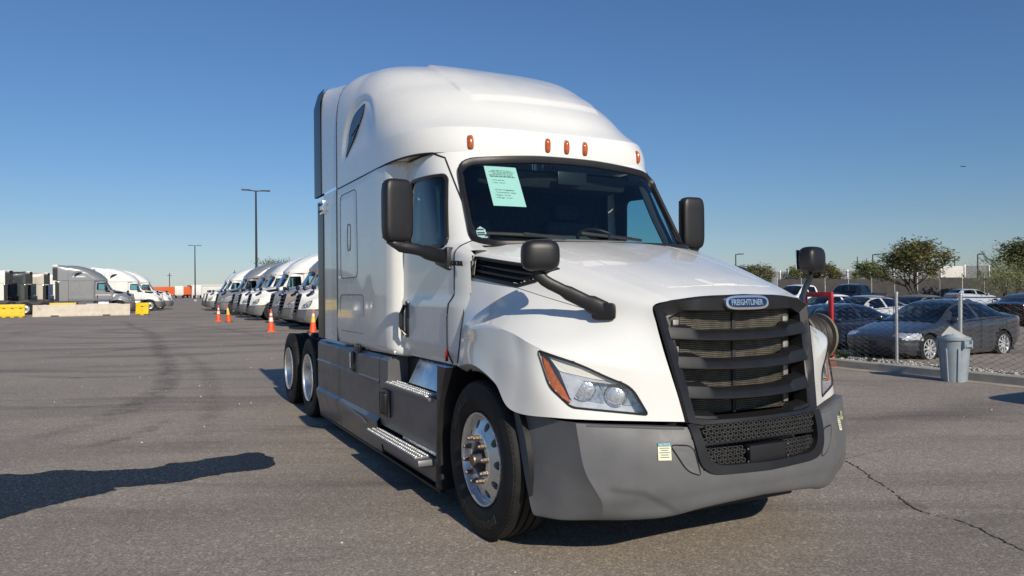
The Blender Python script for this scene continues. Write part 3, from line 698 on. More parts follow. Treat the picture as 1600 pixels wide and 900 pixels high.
    e.add([Me @ Vector((x, y, -.01)) for x, y in P0] + [Me @ Vector((x, y, .010)) for x, y in P0] + [Me @ Vector((x, y, .012)) for x, y in P1] + [Me @ Vector((x, y, .003)) for x, y in P1], [(k * n + i, k * n + (i + 1) % n, (k + 1) * n + (i + 1) % n, (k + 1) * n + i) for k in range(3) for i in range(n)])
    em = e.build('grille_badge', SILV, T, 40)
    MB().add([Me @ Vector((x, y, .004)) for x, y in P1], [tuple(range(n))]).build('badge_field', EMBB, em, 0)
    text('badge_lettering', 'FREIGHTLINER', .047, SILV, em, Me @ Matrix.Translation((0, 0, .006)), .002, bold=.0012, sx=.80)
    # ------------------------------------------------ bumper
    BC = [
     [(1.18, 0, .83), (1.12, .45, .83), (1.07, .60, .84), (.96, .82, .848), (.85, .99, .855), (.66, 1.07, .858), (.375, 1.115, .858)],
     [(1.275, 0, .84), (1.225, .45, .84), (1.185, .60, .845), (1.065, .82, .853), (.94, 1.052, .868), (.71, 1.095, .867), (.385, 1.148, .866)],
     [(1.30, 0, .76), (1.25, .45, .765), (1.21, .60, .768), (1.095, .82, .775), (.955, 1.045, .78), (.735, 1.10, .78), (.425, 1.153, .78)],
     [(1.318, 0, .60), (1.268, .45, .60), (1.228, .60, .60), (1.12, .82, .60), (.99, 1.02, .60), (.78, 1.095, .60), (.505, 1.158, .60)],
     [(1.305, 0, .50), (1.255, .45, .49), (1.212, .60, .47), (1.12, .79, .45), (1.03, .945, .44), (.83, 1.07, .43), (.575, 1.158, .43)],
     [(1.26, 0, .42), (1.21, .45, .385), (1.16, .58, .355), (1.06, .76, .335), (.95, .90, .325), (.82, 1.045, .315), (.63, 1.148, .305)],
     [(1.16, 0, .415), (1.10, .45, .375), (1.05, .56, .345), (.96, .72, .320), (.87, .86, .310), (.78, 1.04, .300), (.645, 1.10, .295)]]
    Bc = np.array([[(x, -y, z) for x, y, z in r] for r in BC])
    B = surf(Bc, 14, 18, (1,), (4,))
    # pressed swoosh low on each corner
    for i in range(B.shape[0]):
        for j in range(B.shape[1]):
            x, y, z = B[i, j]; y = abs(y)
            zc = interp(y, [.52, .62, .75, .92], [.36, .44, .515, .54])
            if .5 < y < .95: B[i, j, 0] -= .013 * sst((zc - z) / .04) * sst((z - .34) / .08) * sst((y - .5) / .05) * sst((.95 - y) / .06)
    op = rpoly([(-.515, .90), (-.475, .64), (-.40, .588), (0, .578), (.40, .588), (.475, .64), (.515, .90)], [.01, .06, .06, .2, .06, .06, .01])
    mb = MB().grid(B, lambda i, j: not inpoly(tuple(((B[i, j] + B[i + 1, j + 1]) / 2)[1:]), op)); bb = BVHTree.FromPolygons(*(lambda g: (g.v, g.f))(MB().grid(B)))
    bump = mb.mirror().build('bumper', GREY, T, 22)
    def onb(y, z, off=0.):
        h = bb.ray_cast(Vector((3, -abs(y) - 1e-4, z)), Vector((-1, 0, 0))); x = h[0].x if h[0] else 1.2; return Vector((x + off, y, z))
    bez = [p for p in dens(op, .03) if p[1] < .86]
    bez.sort(key=lambda p: math.atan2(p[0], -(p[1] - .9)))
    bi = [(y * .885, lerp(z, .86, .155)) for y, z in bez]
    ring = np.array([[onb(y, z, .001) for y, z in bez], [onb(y, z, .016) for y, z in bez], [onb(y, z, .008) for y, z in bi], [onb(y, z, -.09) for y, z in bi]])
    MB().grid(ring).build('intake_surround', BLACK, bump, 30)
    MB().box(1.06, 1.09, -.46, .46, .57, .85).build('intake_backing', SEAM, bump)
    hexm = mat('hex_grille_plastic', (.05, .05, .05), .5, var=.3, vscale=20)
    def hexgrid(y0, y1, z0, z1, xo, name, par):
        h = MB(); cw = .0355; ch = .0245; r = 0; z = z0
        while z < z1:
            y = y0 + (cw / 2 if r % 2 else 0)
            while y < y1:
                c = [(y + dx * cw / 2, z + dz * ch / 2) for dx, dz in ((-1.0, 0), (-.55, .95), (.55, .95), (1.0, 0), (.55, -.95), (-.55, -.95))]
                inn = [(y + (p[0] - y) * .74, z + (p[1] - z) * .70) for p in c]
                f = lambda p, o: (gx(0, .84) + xo - .17 * p[0] ** 2 + o, p[0], p[1])
                V = [f(p, 0) for p in c] + [f(p, 0) for p in inn] + [f(p, -.02) for p in inn]
                h.add(V, [(i, (i + 1) % 6, 6 + (i + 1) % 6, 6 + i) for i in range(6)] + [(6 + i, 6 + (i + 1) % 6, 12 + (i + 1) % 6, 12 + i) for i in range(6)]); y += cw * 1.55 / 1.55 + .001
            z += ch * .96; r += 1
        return tag(h.build(name, hexm, par, 0), kind='stuff')
    hexgrid(-.41, .42, .765, .845, .03, 'upper_hex_mesh', bump)
    hexgrid(-.40, -.155, .615, .715, .035, 'lower_hex_mesh', bump); hexgrid(.165, .41, .615, .715, .035, 'lower_hex_mesh', bump)
    MB().box(1.235, 1.292, -.13, .145, .60, .715, .008).build('radar_cover', BLACK2, bump)
    MB().box(1.22, 1.25, -.42, .42, .735, .752, .004).build('intake_crossbar', BLACK2, bump)
    for y in (-.145, .16):
        for z in (.63, .70): MB().lathe([(.006, .0), (.006, .006), (0, .007)], 8, 'x', (1.287, y, z)).build('bolt', CHROME, bump)
    for sg in (-1, 1):
        tp = rpoly([(.625, .755), (.50, .748), (.465, .585), (.545, .615)], [.03, .05, .02, .06])
        MB().tube([onb(sg * y, z, .001) for y, z in dens(tp, .03)], .0045, 5, True).build('tow_hook_cover_gap', SEAM, bump)
        MB().add([onb(sg * y, z, .004) for y, z in tp], [tuple(range(len(tp)))]).build('tow_hook_cover', GREY, bump, 0)
    MB().box(1.03, 1.10, -.42, .40, .335, .40, .01).build('lower_valance', BLACK, T)
    # ridge along the bumper top
    pair(MB().tube([onb(-y, interp(y, [.5, 1.02], [.835, .858]), .0) for y in np.linspace(.53, 1.0, 12)], .007, 5), 'bumper_ridge', GREY, bump)
    # notices
    def sticker(y, z, w, h, tilt, nm):
        p = onb(y, z, .003); p2 = onb(y + .02, z, .003); p3 = onb(y, z + .02, .003); M = basis(p, p2 - p, p3 - p) @ Matrix.Rotation(tilt, 4, 'Z')
        st = MB().box(-w / 2, w / 2, -h / 2, h / 2, 0, .0012, 0, M).build(nm, YELST, bump, 0)
        MB().box(-w / 2, w / 2, h * .30, h / 2, .0013, .002, 0, M).build('sticker_header', TEAL, st, 0)
        text('sticker_lettering', 'NOTICE', h * .19, WHITE, st, M @ Matrix.Translation((0, h * .40, .0022)), .0003)
        for k, l in enumerate((.72, .52, .8, .6, .7)): MB().box(-w * l / 2, w * l / 2, h * (.18 - k * .13), h * (.225 - k * .13), .0013, .0018, 0, M).build('sticker_line', INK, st, 0)
    sticker(-.656, .722, .072, .092, 0, 'notice_sticker'); sticker(.80, .735, .072, .092, -.15, 'notice_sticker')
    p = onb(.90, .755, .004); p2 = onb(.93, .755, .004)
    text('pen_mark', '57-n', .075, CHALK, bump, basis(p, p2 - p, (0, 0, 1)) @ Matrix.Rotation(-.3, 4, 'Z'), .0008, bold=.002)
    # ------------------------------------------------ mirrors
    for sg in (-1, 1):
        c = Vector((.655, sg * 1.105, 1.795)); Mr = Matrix.Rotation(sg * .25, 3, 'Z')
        m_ = MB().ball(c, .068, .112, .092, 16, .6, Mr)
        m_.v = [((x - .25 * 0), y, z) for x, y, z in m_.v]
        hd = m_.build('hood_mirror', BLACK, T, 60)
        base = Vector((.835, sg * .785, 1.475)); pts = [Vector((.635, sg * 1.13, 1.735)), Vector((.645, sg * 1.10, 1.675)), Vector((.70, sg * .985, 1.595)), Vector((.775, sg * .87, 1.525)), base]
        MB().tube(bessel(np.array(pts), 4), [.031] * 4 + [.034] * 5 + [.042] * 4 + [.052] * 4, 12, flat=(1.0, .38)).build('mirror_arm', BLACK, hd)
        MB().ball(base + Vector((.0, sg * .008, -.005)), .072, .014, .050, 8, .4, Matrix.Rotation(sg * -.75, 3, 'Z')).build('arm_base', BLACK, hd)
        MB().box(-.078, -.070, -.085, .085, -.07, .07, .004, Matrix.Translation(c) @ Mr.to_4x4()).build('mirror_glass', mat('mirror_glass', (.75, .77, .8), .02, 1.), hd)
        # door mirror
        c = Vector((-.985, sg * 1.42, 2.205)); Mr = Matrix.Rotation(sg * -.12, 3, 'Z')
        dm = MB().ball(c, .062, .115, .238, 16, .38, Mr); hd = dm.build('door_mirror', BLACK, T, 60)
        MB().box(-.068, -.060, -.095, .095, -.21, .21, .004, Matrix.Translation(c) @ Mr.to_4x4()).build('mirror_glass', MATS['mirror_glass'], hd)
        pts = [Vector((-.985, sg * 1.49, 1.985)), Vector((-.965, sg * 1.44, 1.945)), Vector((-.90, sg * 1.30, 1.91)), Vector((-.80, sg * 1.18, 1.862)), Vector((-.72, sg * 1.12, 1.845))]
        MB().tube(bessel(np.array(pts), 4), [.03] * 5 + [.042] * 5 + [.052] * 7, 10, flat=(1.0, .7)).build('mirror_arm', BLACK, hd)
        mp = MB().prism([(-.92, 1.80), (-.665, 1.745), (-.665, 1.915), (-.70, 1.92), (-.92, 1.87)], 'y', sg * 1.09, sg * 1.148, .01); mp.build('mirror_bracket', BLACK, hd)
        MB().lathe([(.008, 0), (.008, .012), (0, .014)], 8, 'x', (-.667, sg * 1.13, 1.765)).build('bracket_bolt', CHROME, hd)
    # ------------------------------------------------ chassis fairings, steps
    fr = [(1.10, 1.028), (1.19, 1.022), (1.222, .985), (1.224, .80), (1.236, .785), (1.224, .765), (1.224, .46), (1.252, .425), (1.245, .36), (1.225, .30), (1.20, .14), (1.17, .135)]
    def fpanel(x0, x1, r0=0, r1=None, zoff=0.):
        rr = fr[r0:r1]; return MB().grid(np.array([[(x, -y, z + zoff * (z < .2)) for y, z in rr] for x in np.linspace(x0, x1, 6)]))
    fp = pair(fpanel(-4.66, -3.625), 'rear_side_fairing', GREYD, T, 30)
    pair(fpanel(-3.613, -2.13), 'middle_side_fairing', GREYD, T, 30)
    ff = fpanel(-2.118, -1.88, 0, 4); ff.add([(-1.88, -1.224, .80), (-1.88, -1.222, .985), (-1.88, -1.19, 1.022), (-1.88, -1.10, 1.028), (-1.88, -.98, 1.028), (-1.88, -.98, .80)], [tuple(range(6))])
    ff.grid(np.array([[(x, -y, z) for y, z in [(1.224, .80), (1.226, .775), (1.224, .46), (1.215, .40)]] for x in np.linspace(-2.118, -.70, 5)]))
    ff.grid(np.array([[(x, -y, z) for y, z in [(1.224, .36), (1.22, .30), (1.195, .17), (1.16, .165)]] for x in np.linspace(-2.118, -.68, 5)]))
    pair(ff, 'front_side_fairing', GREYD, T, 30)
    # black flare at the rear of the front wheel arch
    fl = []
    for t in np.linspace(0, 1, 14):
        z = lerp(.165, 1.055, t); xi = -.60 + .10 * math.sin(t * math.pi) * -.6 + .12 * t * t; fl.append([(-.745 + .05 * t, -1.222, z), (-.70 + .06 * t, -1.238, z), (xi - .03 + .03 * t, -1.242, z), (xi, -1.225, z), (xi, -1.05, z)])
    pair(MB().grid(np.array(fl)), 'arch_flare', BLACK, T, 40)
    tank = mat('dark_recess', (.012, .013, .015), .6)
    for sg in (-1, 1):
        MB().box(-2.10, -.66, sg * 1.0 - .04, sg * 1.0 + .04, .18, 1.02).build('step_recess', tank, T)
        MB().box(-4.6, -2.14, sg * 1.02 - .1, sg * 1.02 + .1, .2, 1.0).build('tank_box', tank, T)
        y0, y1 = sorted((sg * 1.03, sg * 1.255))
        st = MB().box(-1.885, -.80, y0, y1, .775, .80, .006).build('upper_step', GREYD, T)
        def tread(x0, x1, ya, yb, z, par):
            t_ = MB().box(x0, x1, ya, yb, z, z + .008, .002); n_ = int((x1 - x0) / .042)
            for k in range(n_):
                for w in range(max(2, int((yb - ya) / .04))):
                    xx = x0 + (k + .5) * (x1 - x0) / n_; yy = ya + (w + .5) * (yb - ya) / max(2, int((yb - ya) / .04)); t_.lathe([(.016, z + .008), (.012, z + .016), (.007, z + .016), (.006, z + .009)], 8, 'z', (xx, yy, 0))
            return t_.build('step_tread', ALU, par, 30)
        ya, yb = sorted((sg * 1.12, sg * 1.258)); tread(-1.875, -.86, ya, yb, .8005, st)
        y0, y1 = sorted((sg * 1.10, sg * 1.345))
        st = MB().prism([(-2.20, .352), (-2.12, .325), (-.80, .290), (-.77, .31), (-.78, .352)], 'y', y0, y1, .008).build('lower_step', GREYD, T)
        ya, yb = sorted((sg * 1.215, sg * 1.345)); tread(-2.17, -.86, ya, yb, .3525, st)
        MB().box(-1.55, -.78, *sorted((sg * 1.19, sg * 1.205)), .362, .405, .006).build('step_kick_plate', ALUM, st)
        # bare metal panel above the upper step
        Mx = basis((-1.17, sg * 1.10, .925), (1, 0, 0), (0, -sg * .12, .24)); MB().box(-.37, .40, -.105, .115, -.006, .006, .004, Mx).build('heat_shield', ALUM, T)
        # latch, filler box, ledge trim
        lt = MB().box(-3.06, -2.97, *sorted((sg * 1.222, sg * 1.25)), .80, 1.0, .012).build('fairing_latch', BLACK2, T); MB().box(-3.045, -3.015, *sorted((sg * 1.25, sg * 1.262)), .83, .985, .004).build('latch_plate', ALUM, lt)
        MB().box(-2.98, -2.80, *sorted((sg * 1.15, sg * 1.235)), 1.0, 1.075, .02).build('fairing_strap', BLACK2, T)
        bx_ = MB().box(-2.03, -1.80, *sorted((sg * 1.222, sg * 1.25)), .50, .74, .015).build('filler_box', BLACK2, T); MB().box(-2.0, -1.84, *sorted((sg * 1.248, sg * 1.268)), .53, .71, .02).build('filler_door', BLACK, bx_)
        MB().prism([(-3.55, .435), (-3.42, .445), (-2.60, .395), (-2.45, .36), (-3.5, .405)], 'y', *sorted((sg * 1.245, sg * 1.268)), .006).build('fairing_ledge', GREYD, T)
        MB().box(-3.55, -2.15, *sorted((sg * 1.222, sg * 1.234)), .778, .792, .003).build('fairing_trim', GREYD, T)
        MB().box(-4.65, -.70, *sorted((sg * 1.16, sg * 1.205)), .115, .135, .004).build('bottom_lip', BLACK, T)
        MB().prism([(-2.7, 1.035), (-1.80, 1.05), (-1.80, 1.075), (-2.7, 1.06)], 'y', *sorted((sg * 1.02, sg * 1.19)), .004).build('skirt_sill', ALUM, T)
    # ------------------------------------------------ chassis, axles, wheels
    for sg in (-1, 1): MB().box(-7.35, .9, sg * .43 - .04, sg * .43 + .04, .72, .99, .008).build('frame_rail', STEEL, T)
    for x in (-4.9, -5.95, -7.2): MB().box(x - .06, x + .06, -.39, .39, .78, .95).build('crossmember', STEEL, T)
    for x in (-5.30, -6.62): MB().tube([(x, -1.0, .5), (x, 1.0, .5)], .09, 10).build('drive_axle', STEEL, T); MB().ball((x, 0, .5), .22, .2, .22, 8).build('differential', STEEL, T)
    MB().tube([(0, -.95, .46), (0, .95, .46)], .06, 8).build('steer_axle', STEEL, T)
    fw = MB().prism([(-6.45, -.32), (-6.42, -.45), (-5.55, -.45), (-5.35, -.30), (-5.35, .30), (-5.55, .45), (-6.42, .45), (-6.45, .32), (-6.05, .06), (-6.05, -.06)], 'z', 1.06, 1.11, .006); fw.build('fifth_wheel', STEEL, T)
    MB().box(-6.2, -5.6, -.36, .36, .99, 1.06).build('fifth_wheel_mount', STEEL, T)
    for sg in (-1, 1):
        make_steer_wheel(T, (0, sg * 1.075, .505), sg > 0)
        for x in (-5.30, -6.62): make_drive_wheel(T, (x, sg * 1.075, .50), sg > 0)
    # ------------------------------------------------ interior
    inn = MB(); inn.prism([(-.62, 1.62), (-.60, 1.90), (-.72, 1.96), (-1.0, 1.94), (-1.05, 1.62)], 'y', -1.02, 1.02, .02); dash = inn.build('dashboard', INT, T)
    MB().box(-1.95, -1.90, -1.1, 1.1, 1.1, 2.72).build('bunk_curtain', CURT, T)
    MB().box(-1.95, -1.28, -.93, .93, 2.60, 2.64).build('headliner', INT, T)
    MB().prism([(-1.0, 2.58), (-1.45, 2.60), (-1.45, 2.46), (-1.07, 2.46)], 'y', -.72, .72, .02).build('overhead_console', INT, T)
    sv = MB().box(-.93, -.90, -.06, .22, 2.47, 2.58, .01).build('windshield_camera', BLACK2, T)
    for sg in (-1, 1):
        se = MB().box(-1.75, -1.30, sg * .55 - .26, sg * .55 + .26, 1.50, 1.66, .05).build('seat', INT2, T)
        MB().box(-1.85, -1.70, sg * .55 - .25, sg * .55 + .25, 1.62, 2.25, .05).build('backrest', INT2, se); MB().box(-1.86, -1.76, sg * .55 - .13, sg * .55 + .13, 2.27, 2.42, .04).build('headrest', INT2, se)
    for sg in (-1, 1):
        fr_o = rpoly([(-.80, 1.90), (-1.12, 2.57), (-1.70, 2.60), (-1.70, 1.90)], .03, 4); fr_i = rpoly([(-.93, 1.99), (-1.10, 2.43), (-1.53, 2.45), (-1.56, 2.01)], .07, 4)
        yy = lambda x, z: sg * (cabY(x, z) - .035)
        MB().grid(np.array([[(x, yy(x, z), z) for x, z in fr_o], [(x, yy(x, z), z) for x, z in fr_i], [(x, yy(x, z) + sg * .03, z) for x, z in fr_i]]), wrap=True).build('window_trim', INT, T, 30)
        MB().tube([(-.72, sg * .965, 1.93), (-.90, sg * .945, 2.22), (-1.06, sg * .90, 2.56)], .055, 8, flat=(.6, 1)).build('pillar_trim', INT, T)
    cc = Vector((-1.08, .50, 2.0)); ax1 = Vector((0, 1, 0)); ax2 = Vector((-.75, 0, .55)).normalized()
    swm = MB().tube([cc + ax1 * .235 * math.cos(a) + ax2 * .235 * math.sin(a) for a in np.linspace(0, 2 * math.pi, 28, endpoint=False)], .017, 8, True)
    for a in (.1, 2.1, 4.2): swm.tube([cc, cc + ax1 * .23 * math.cos(a) + ax2 * .23 * math.sin(a)], .018, 6)
    swm.build('steering_wheel', BLACK2, T)
    MB().tube([cc, cc + Vector((.35, 0, -.28))], .05, 8).build('steering_column', BLACK2, T)
    # wipers
    for sg, (y0, z0, y1, z1, y2, z2) in ((0, (-.28, 1.985, -.62, 2.015, -.88, 2.005)), (1, (.42, 1.985, .12, 2.015, -.12, 2.02))):
        a = onws(y0, z0, .035); b = onws(y1, z1, .035); c = onws(y2, z2, .025)
        w_ = MB().tube([a, b], .011, 6).build('wiper_arm', BLACK2, T); MB().tube([onws(lerp(y0 - .08, y2, t), lerp(z0 + .012, z2 + .012, t), .022) for t in (0, .25, .5, .75, 1)], .009, 6, flat=(1.4, .8)).build('wiper_blade', RUBBER, w_)
    # notice sheet behind the glass, corner decal
    def onin(y, z, off=-.014): return Vector((cabX(y, z) + off, y, z))
    ps = []
    for j in range(5):
        for i in range(5):
            u, v = i / 4, j / 4; y = lerp(lerp(-.740, -.485, u), lerp(-.757, -.502, u), v); z = lerp(2.575, 2.24, v) - .006 * u; ps.append(onin(y, z))
    sh = MB().add(ps, [(j * 5 + i, j * 5 + i + 1, j * 5 + i + 6, j * 5 + i + 5) for j in range(4) for i in range(4)]).build('notice_sheet', PAPER, T, 60)
    def sheetpt(u, v, off): y = lerp(lerp(-.740, -.485, u), lerp(-.757, -.502, u), v); z = lerp(2.575, 2.24, v) - .006 * u; return onin(y, z, off)
    rows = [(.10, .18, .80), (.135, .10, .90), (.17, .20, .84), (.205, .10, .82), (.24, .10, .84), (.26, .12, .88)]
    def lines(u0, u1, v, seedn):
        r_ = random.Random(seedn); u = u0; mb_ = MB()
        while u < u1 - .02:
            l = min(u1 - u, r_.uniform(.05, .13)); a, b, c, d = sheetpt(u, v, -.0125), sheetpt(u + l, v, -.0125), sheetpt(u + l, v + .013, -.0125), sheetpt(u, v + .013, -.0125); mb_.add([a, b, c, d], [(0, 1, 2, 3)]); u += l + .02
        mb_.build('printed_line', INK, sh, 0)
    for k, (v, a, b) in enumerate(rows): lines(a, b, v, k)
    p0 = sheetpt(.14, .0, -.012)
    for k, (v, tx) in enumerate(((.355, '• Unit'), (.42, '• Year -'), (.60, '• Model- Freightliner'), (.665, '• Transmission - Auto'), (.73, '• Engine -'), (.795, '• Mileage -'))):
        a = sheetpt(.12, v, -.0118); b = sheetpt(.5, v, -.0118); c = sheetpt(.12, v - .05, -.0118)
        text('printed_line', tx, .0195, INK, sh, basis(a, b - a, c - a), .0002, 'LEFT')
    for v, u in ((.35, .32), (.415, .36), (.725, .42), (.79, .45)): lines(u, u + .2, v, int(v * 100))
    dl = [onin(y, z, -.012) for y, z in ((-.935, 1.985), (-.865, 1.985), (-.868, 2.05), (-.895, 2.075), (-.925, 2.05))]
    de = MB().add(dl, [tuple(range(5))]).build('corner_decal', WHITE, T, 0)
    for z in (2.005, 2.02, 2.045): MB().add([onin(y, zz, -.0105) for y, zz in ((-.925, z), (-.878, z), (-.878, z + .009), (-.925, z + .009))], [(0, 1, 2, 3)]).build('decal_print', SEAM, de, 0)
    return T
hero = make_truck()
tag(hero, 'large white sleeper semi truck with black grille and grey bumper, nearest in the lot', 'semi truck')
# ---------------------------------------------------------------- the lot around the truck
def lotmb(pts): return [lot(*p) for p in pts]
LOTM = Matrix.Translation((OX, OY, 0)) @ Matrix.Rotation(HEAD, 4, 'Z')
def lotput(mb, name, m, smooth=35, at=None, parent=None):
    """build a mesh given in lot coordinates; at = lot position of its origin"""
    if parent is not None: return mb.build(name, m, parent, smooth)
    at = Vector(at or (0, 0, 0)); mb.v = [tuple(Vector(p) - at) for p in mb.v]
    o = mb.build(name, m, None, smooth); o.location = lot(*at); o.rotation_euler = (0, 0, HEAD); return o
def lotempty(name, x, y, z=0., rz=0.): return empty(name, lot(x, y, z), HEAD + rz)
CONC = mat('concrete', (.40, .375, .33), .85, var=.18, vscale=4, bump=.3, bscale=60, dirt=((.22, .20, .18), 3, .58))
CONC2 = mat('barrier_concrete', (.56, .50, .41), .85, var=.10, vscale=3, bump=.2, bscale=40, dirt=((.36, .32, .27), 2, .60))
# damp oil-dark patch
def wetmat():
    m = bpy.data.materials.new('wet_asphalt'); m.use_nodes = True; t = m.node_tree; b = t.nodes['Principled BSDF']
    n = tex(t, 'noise', 38, detail=4, rough=.85); r = ramp(t, n.outputs[0], [(.38, (.002, .003, .004)), (.60, (.008, .010, .013)), (.74, (.085, .095, .115))]); t.links.new(r.outputs[0], b.inputs['Base Color'])
    r2 = ramp(t, n.outputs[0], [(.50, (.62,) * 3), (.66, (.10,) * 3)]); t.links.new(r2.outputs[0], b.inputs['Roughness'])
    bp = nd(t, 'ShaderNodeBump'); bp.inputs['Strength'].default_value = 1.0; bp.inputs['Distance'].default_value = .016; b.inputs['Specular IOR Level'].default_value = .45; t.links.new(n.outputs[0], bp.inputs['Height']); t.links.new(bp.outputs[0], b.inputs['Normal']); return m
def wob(poly, amp, d, seed):
    r_ = random.Random(seed); out = []
    for p in dens(poly, d): out.append((p[0] + r_.uniform(-amp, amp), p[1] + r_.uniform(-amp, amp)))
    return out
def zloc(px, py):      # lot position of a ground mark seen at a photo pixel
    ro = R(-.52); pi_ = R(.19); a, b = px - 800, py - 450; u = a * math.cos(ro) + b * math.sin(ro); v = -a * math.sin(ro) + b * math.cos(ro); x, z = u / 1155, -v / 1155
    d = Vector((x, math.cos(pi_) - z * math.sin(pi_), math.sin(pi_) + z * math.cos(pi_))); t_ = -1.595 / d.z; w = Vector((d.x * t_ - OX, d.y * t_ - OY)); return (w.x * FX[0] + w.y * FX[1], w.x * LF[0] + w.y * LF[1])
PW = [(-420, 790), (-300, 768), (-160, 755), (-60, 748), (-10, 741), (50, 741), (85, 735), (122, 735), (150, 736), (200, 733), (240, 732), (262, 725), (300, 722), (330, 716), (360, 712), (385, 708), (408, 707), (420, 713), (424, 718), (431, 727), (415, 732), (392, 735), (340, 742), (318, 745), (290, 753), (240, 757), (185, 762), (165, 771), (120, 780), (95, 787), (50, 797), (0, 813), (-60, 828), (-180, 845), (-300, 852), (-400, 835), (-440, 812)]
wet = [zloc(*p) for p in PW]
pw = wob(wob(wet, .022, .10, 3), .014, .028, 4)
o = MB().add([lot(x, y, .004) for x, y in pw], [tuple(range(len(pw)))]).build('wet_patch', wetmat(), None, 0); tag(o, kind='structure')
# scuffs left by turning tyres: thin dark ribbons fading out towards their edges
def scuffmat():
    m = bpy.data.materials.new('tyre_scuff'); m.use_nodes = True; t = m.node_tree; b = t.nodes['Principled BSDF']; b.inputs['Base Color'].default_value = (.030, .029, .029, 1); b.inputs['Roughness'].default_value = .8
    at = nd(t, 'ShaderNodeVertexColor'); at.layer_name = 'wear'; n = tex(t, 'noise', 2.2, detail=6, rough=.75); n2 = tex(t, 'noise', 45, detail=2, rough=.7)
    r1 = ramp(t, n.outputs[0], [(.38, (0, 0, 0)), (.66, (1, 1, 1))]); r2 = ramp(t, n2.outputs[0], [(.40, (.15,) * 3), (.6, (1, 1, 1))])
    a1 = nd(t, 'ShaderNodeMath', operation='MULTIPLY'); a2 = nd(t, 'ShaderNodeMath', operation='MULTIPLY'); t.links.new(at.outputs[0], a1.inputs[0]); t.links.new(r1.outputs[0], a1.inputs[1]); t.links.new(a1.outputs[0], a2.inputs[0]); t.links.new(r2.outputs[0], a2.inputs[1])
    t.links.new(a2.outputs[0], b.inputs['Alpha']); return m
SCUFF = scuffmat()
def scuff(pix, w, k):
    P_ = bessel(np.array([(*zl, 0.) for zl in (zloc(*p) for p in pix)]), 10); rows, al = [], []; N = len(P_)
    for i in range(N):
        d_ = P_[min(i + 1, N - 1)] - P_[max(i - 1, 0)]; n_ = np.array((-d_[1], d_[0], 0)) / (np.linalg.norm(d_) + 1e-9); e = math.sin(math.pi * i / (N - 1)) ** .5
        for q, a_ in ((-1, 0), (-.45, .7), (0, 1), (.45, .7), (1, 0)): rows.append(lot(*(P_[i] + n_ * q * w)[:2], .003)); al.append(a_ * e * k)
    mb = MB().add(rows, [(i * 5 + j, i * 5 + j + 1, i * 5 + j + 6, i * 5 + j + 5) for i in range(N - 1) for j in range(4)]); me = bpy.data.meshes.new('tyre_scuff'); me.from_pydata(mb.v, [], mb.f); ca = me.color_attributes.new('wear', 'FLOAT_COLOR', 'POINT')
    for i, a_ in enumerate(al): ca.data[i].color = (a_, a_, a_, 1)
    me.materials.append(SCUFF); tag(put('tyre_scuff', me), kind='structure')
for pix, w, k in ((((40, 690), (120, 668), (200, 640), (250, 610), (262, 575), (245, 540), (225, 515)), .28, .75), (((60, 560), (180, 548), (300, 536), (420, 540)), .30, .5), (((0, 530), (90, 512), (220, 506), (330, 512), (430, 530)), .32, .6), (((0, 585), (140, 590), (260, 585), (390, 575)), .22, .45),
        (((0, 515), (60, 505), (140, 503), (210, 512), (250, 530), (240, 560)), .25, .6), (((300, 700), (330, 650), (330, 600), (300, 560), (250, 540)), .22, .4), (((130, 700), (210, 680), (270, 655)), .14, .8), (((1330, 660), (1420, 650), (1520, 652), (1590, 660)), .10, .35), (((1380, 800), (1420, 790), (1450, 800)), .12, .5), (((0, 640), (120, 636), (300, 628), (420, 640)), .16, .4)): scuff(pix, w, k)
# crack in the paving
cm = mat('crack_dark', (.02, .018, .017), .95)
ck = [(2.05, 1.72), (1.86, 2.0), (1.80, 2.12), (2.0, 2.06), (2.12, 2.10), (2.28, 2.02), (2.36, 2.08), (2.47, 2.02), (2.60, 2.13), (2.66, 2.12), (2.80, 2.20), (2.93, 2.30), (3.05, 2.42), (3.12, 2.62)]
def crack(pts, w, name):
    r_ = random.Random(len(pts)); mb = MB(); P_ = [Vector((x, y)) for x, y in pts]
    d_ = [Vector(p) for p in dens(pts, .03, False)]; d_ = [p + Vector((r_.uniform(-.012, .012), r_.uniform(-.012, .012))) for p in d_]
    for i in range(len(d_) - 1):
        if r_.random() < .18: continue
        a, b = d_[i], d_[i + 1]; n_ = Vector((a.y - b.y, b.x - a.x)).normalized(); wa, wb = (w * r_.uniform(.3, 1.2) for _ in '12')
        mb.add([lot(*(a - n_ * wa), .004), lot(*(a + n_ * wa), .004), lot(*(b + n_ * wb), .004), lot(*(b - n_ * wb), .004)], [(0, 1, 2, 3)])
    return tag(mb.build(name, cm, None, 0), kind='structure')
crack([zloc(*p) for p in ((1318, 719), (1345, 733), (1362, 748), (1392, 765), (1405, 778), (1432, 797), (1460, 806), (1500, 815), (1530, 826), (1560, 842), (1600, 862))], .0065, 'pavement_crack')
crack([zloc(*p) for p in ((1318, 719), (1350, 710), (1385, 702))], .003, 'pavement_crack')
# litter specks
pm = mat('pebble', (.62, .60, .55), .8); r_ = random.Random(11); lm = MB()
for k in range(260):
    x, y = r_.uniform(-25, 3.4), r_.uniform(-14, 9.2); s_ = r_.uniform(.004, .014); c = lot(x, y, s_ * .5); lm.ball(c, s_, s_ * r_.uniform(.6, 1), s_ * .6, 3)
tag(lm.build('loose_grit', pm), kind='stuff')
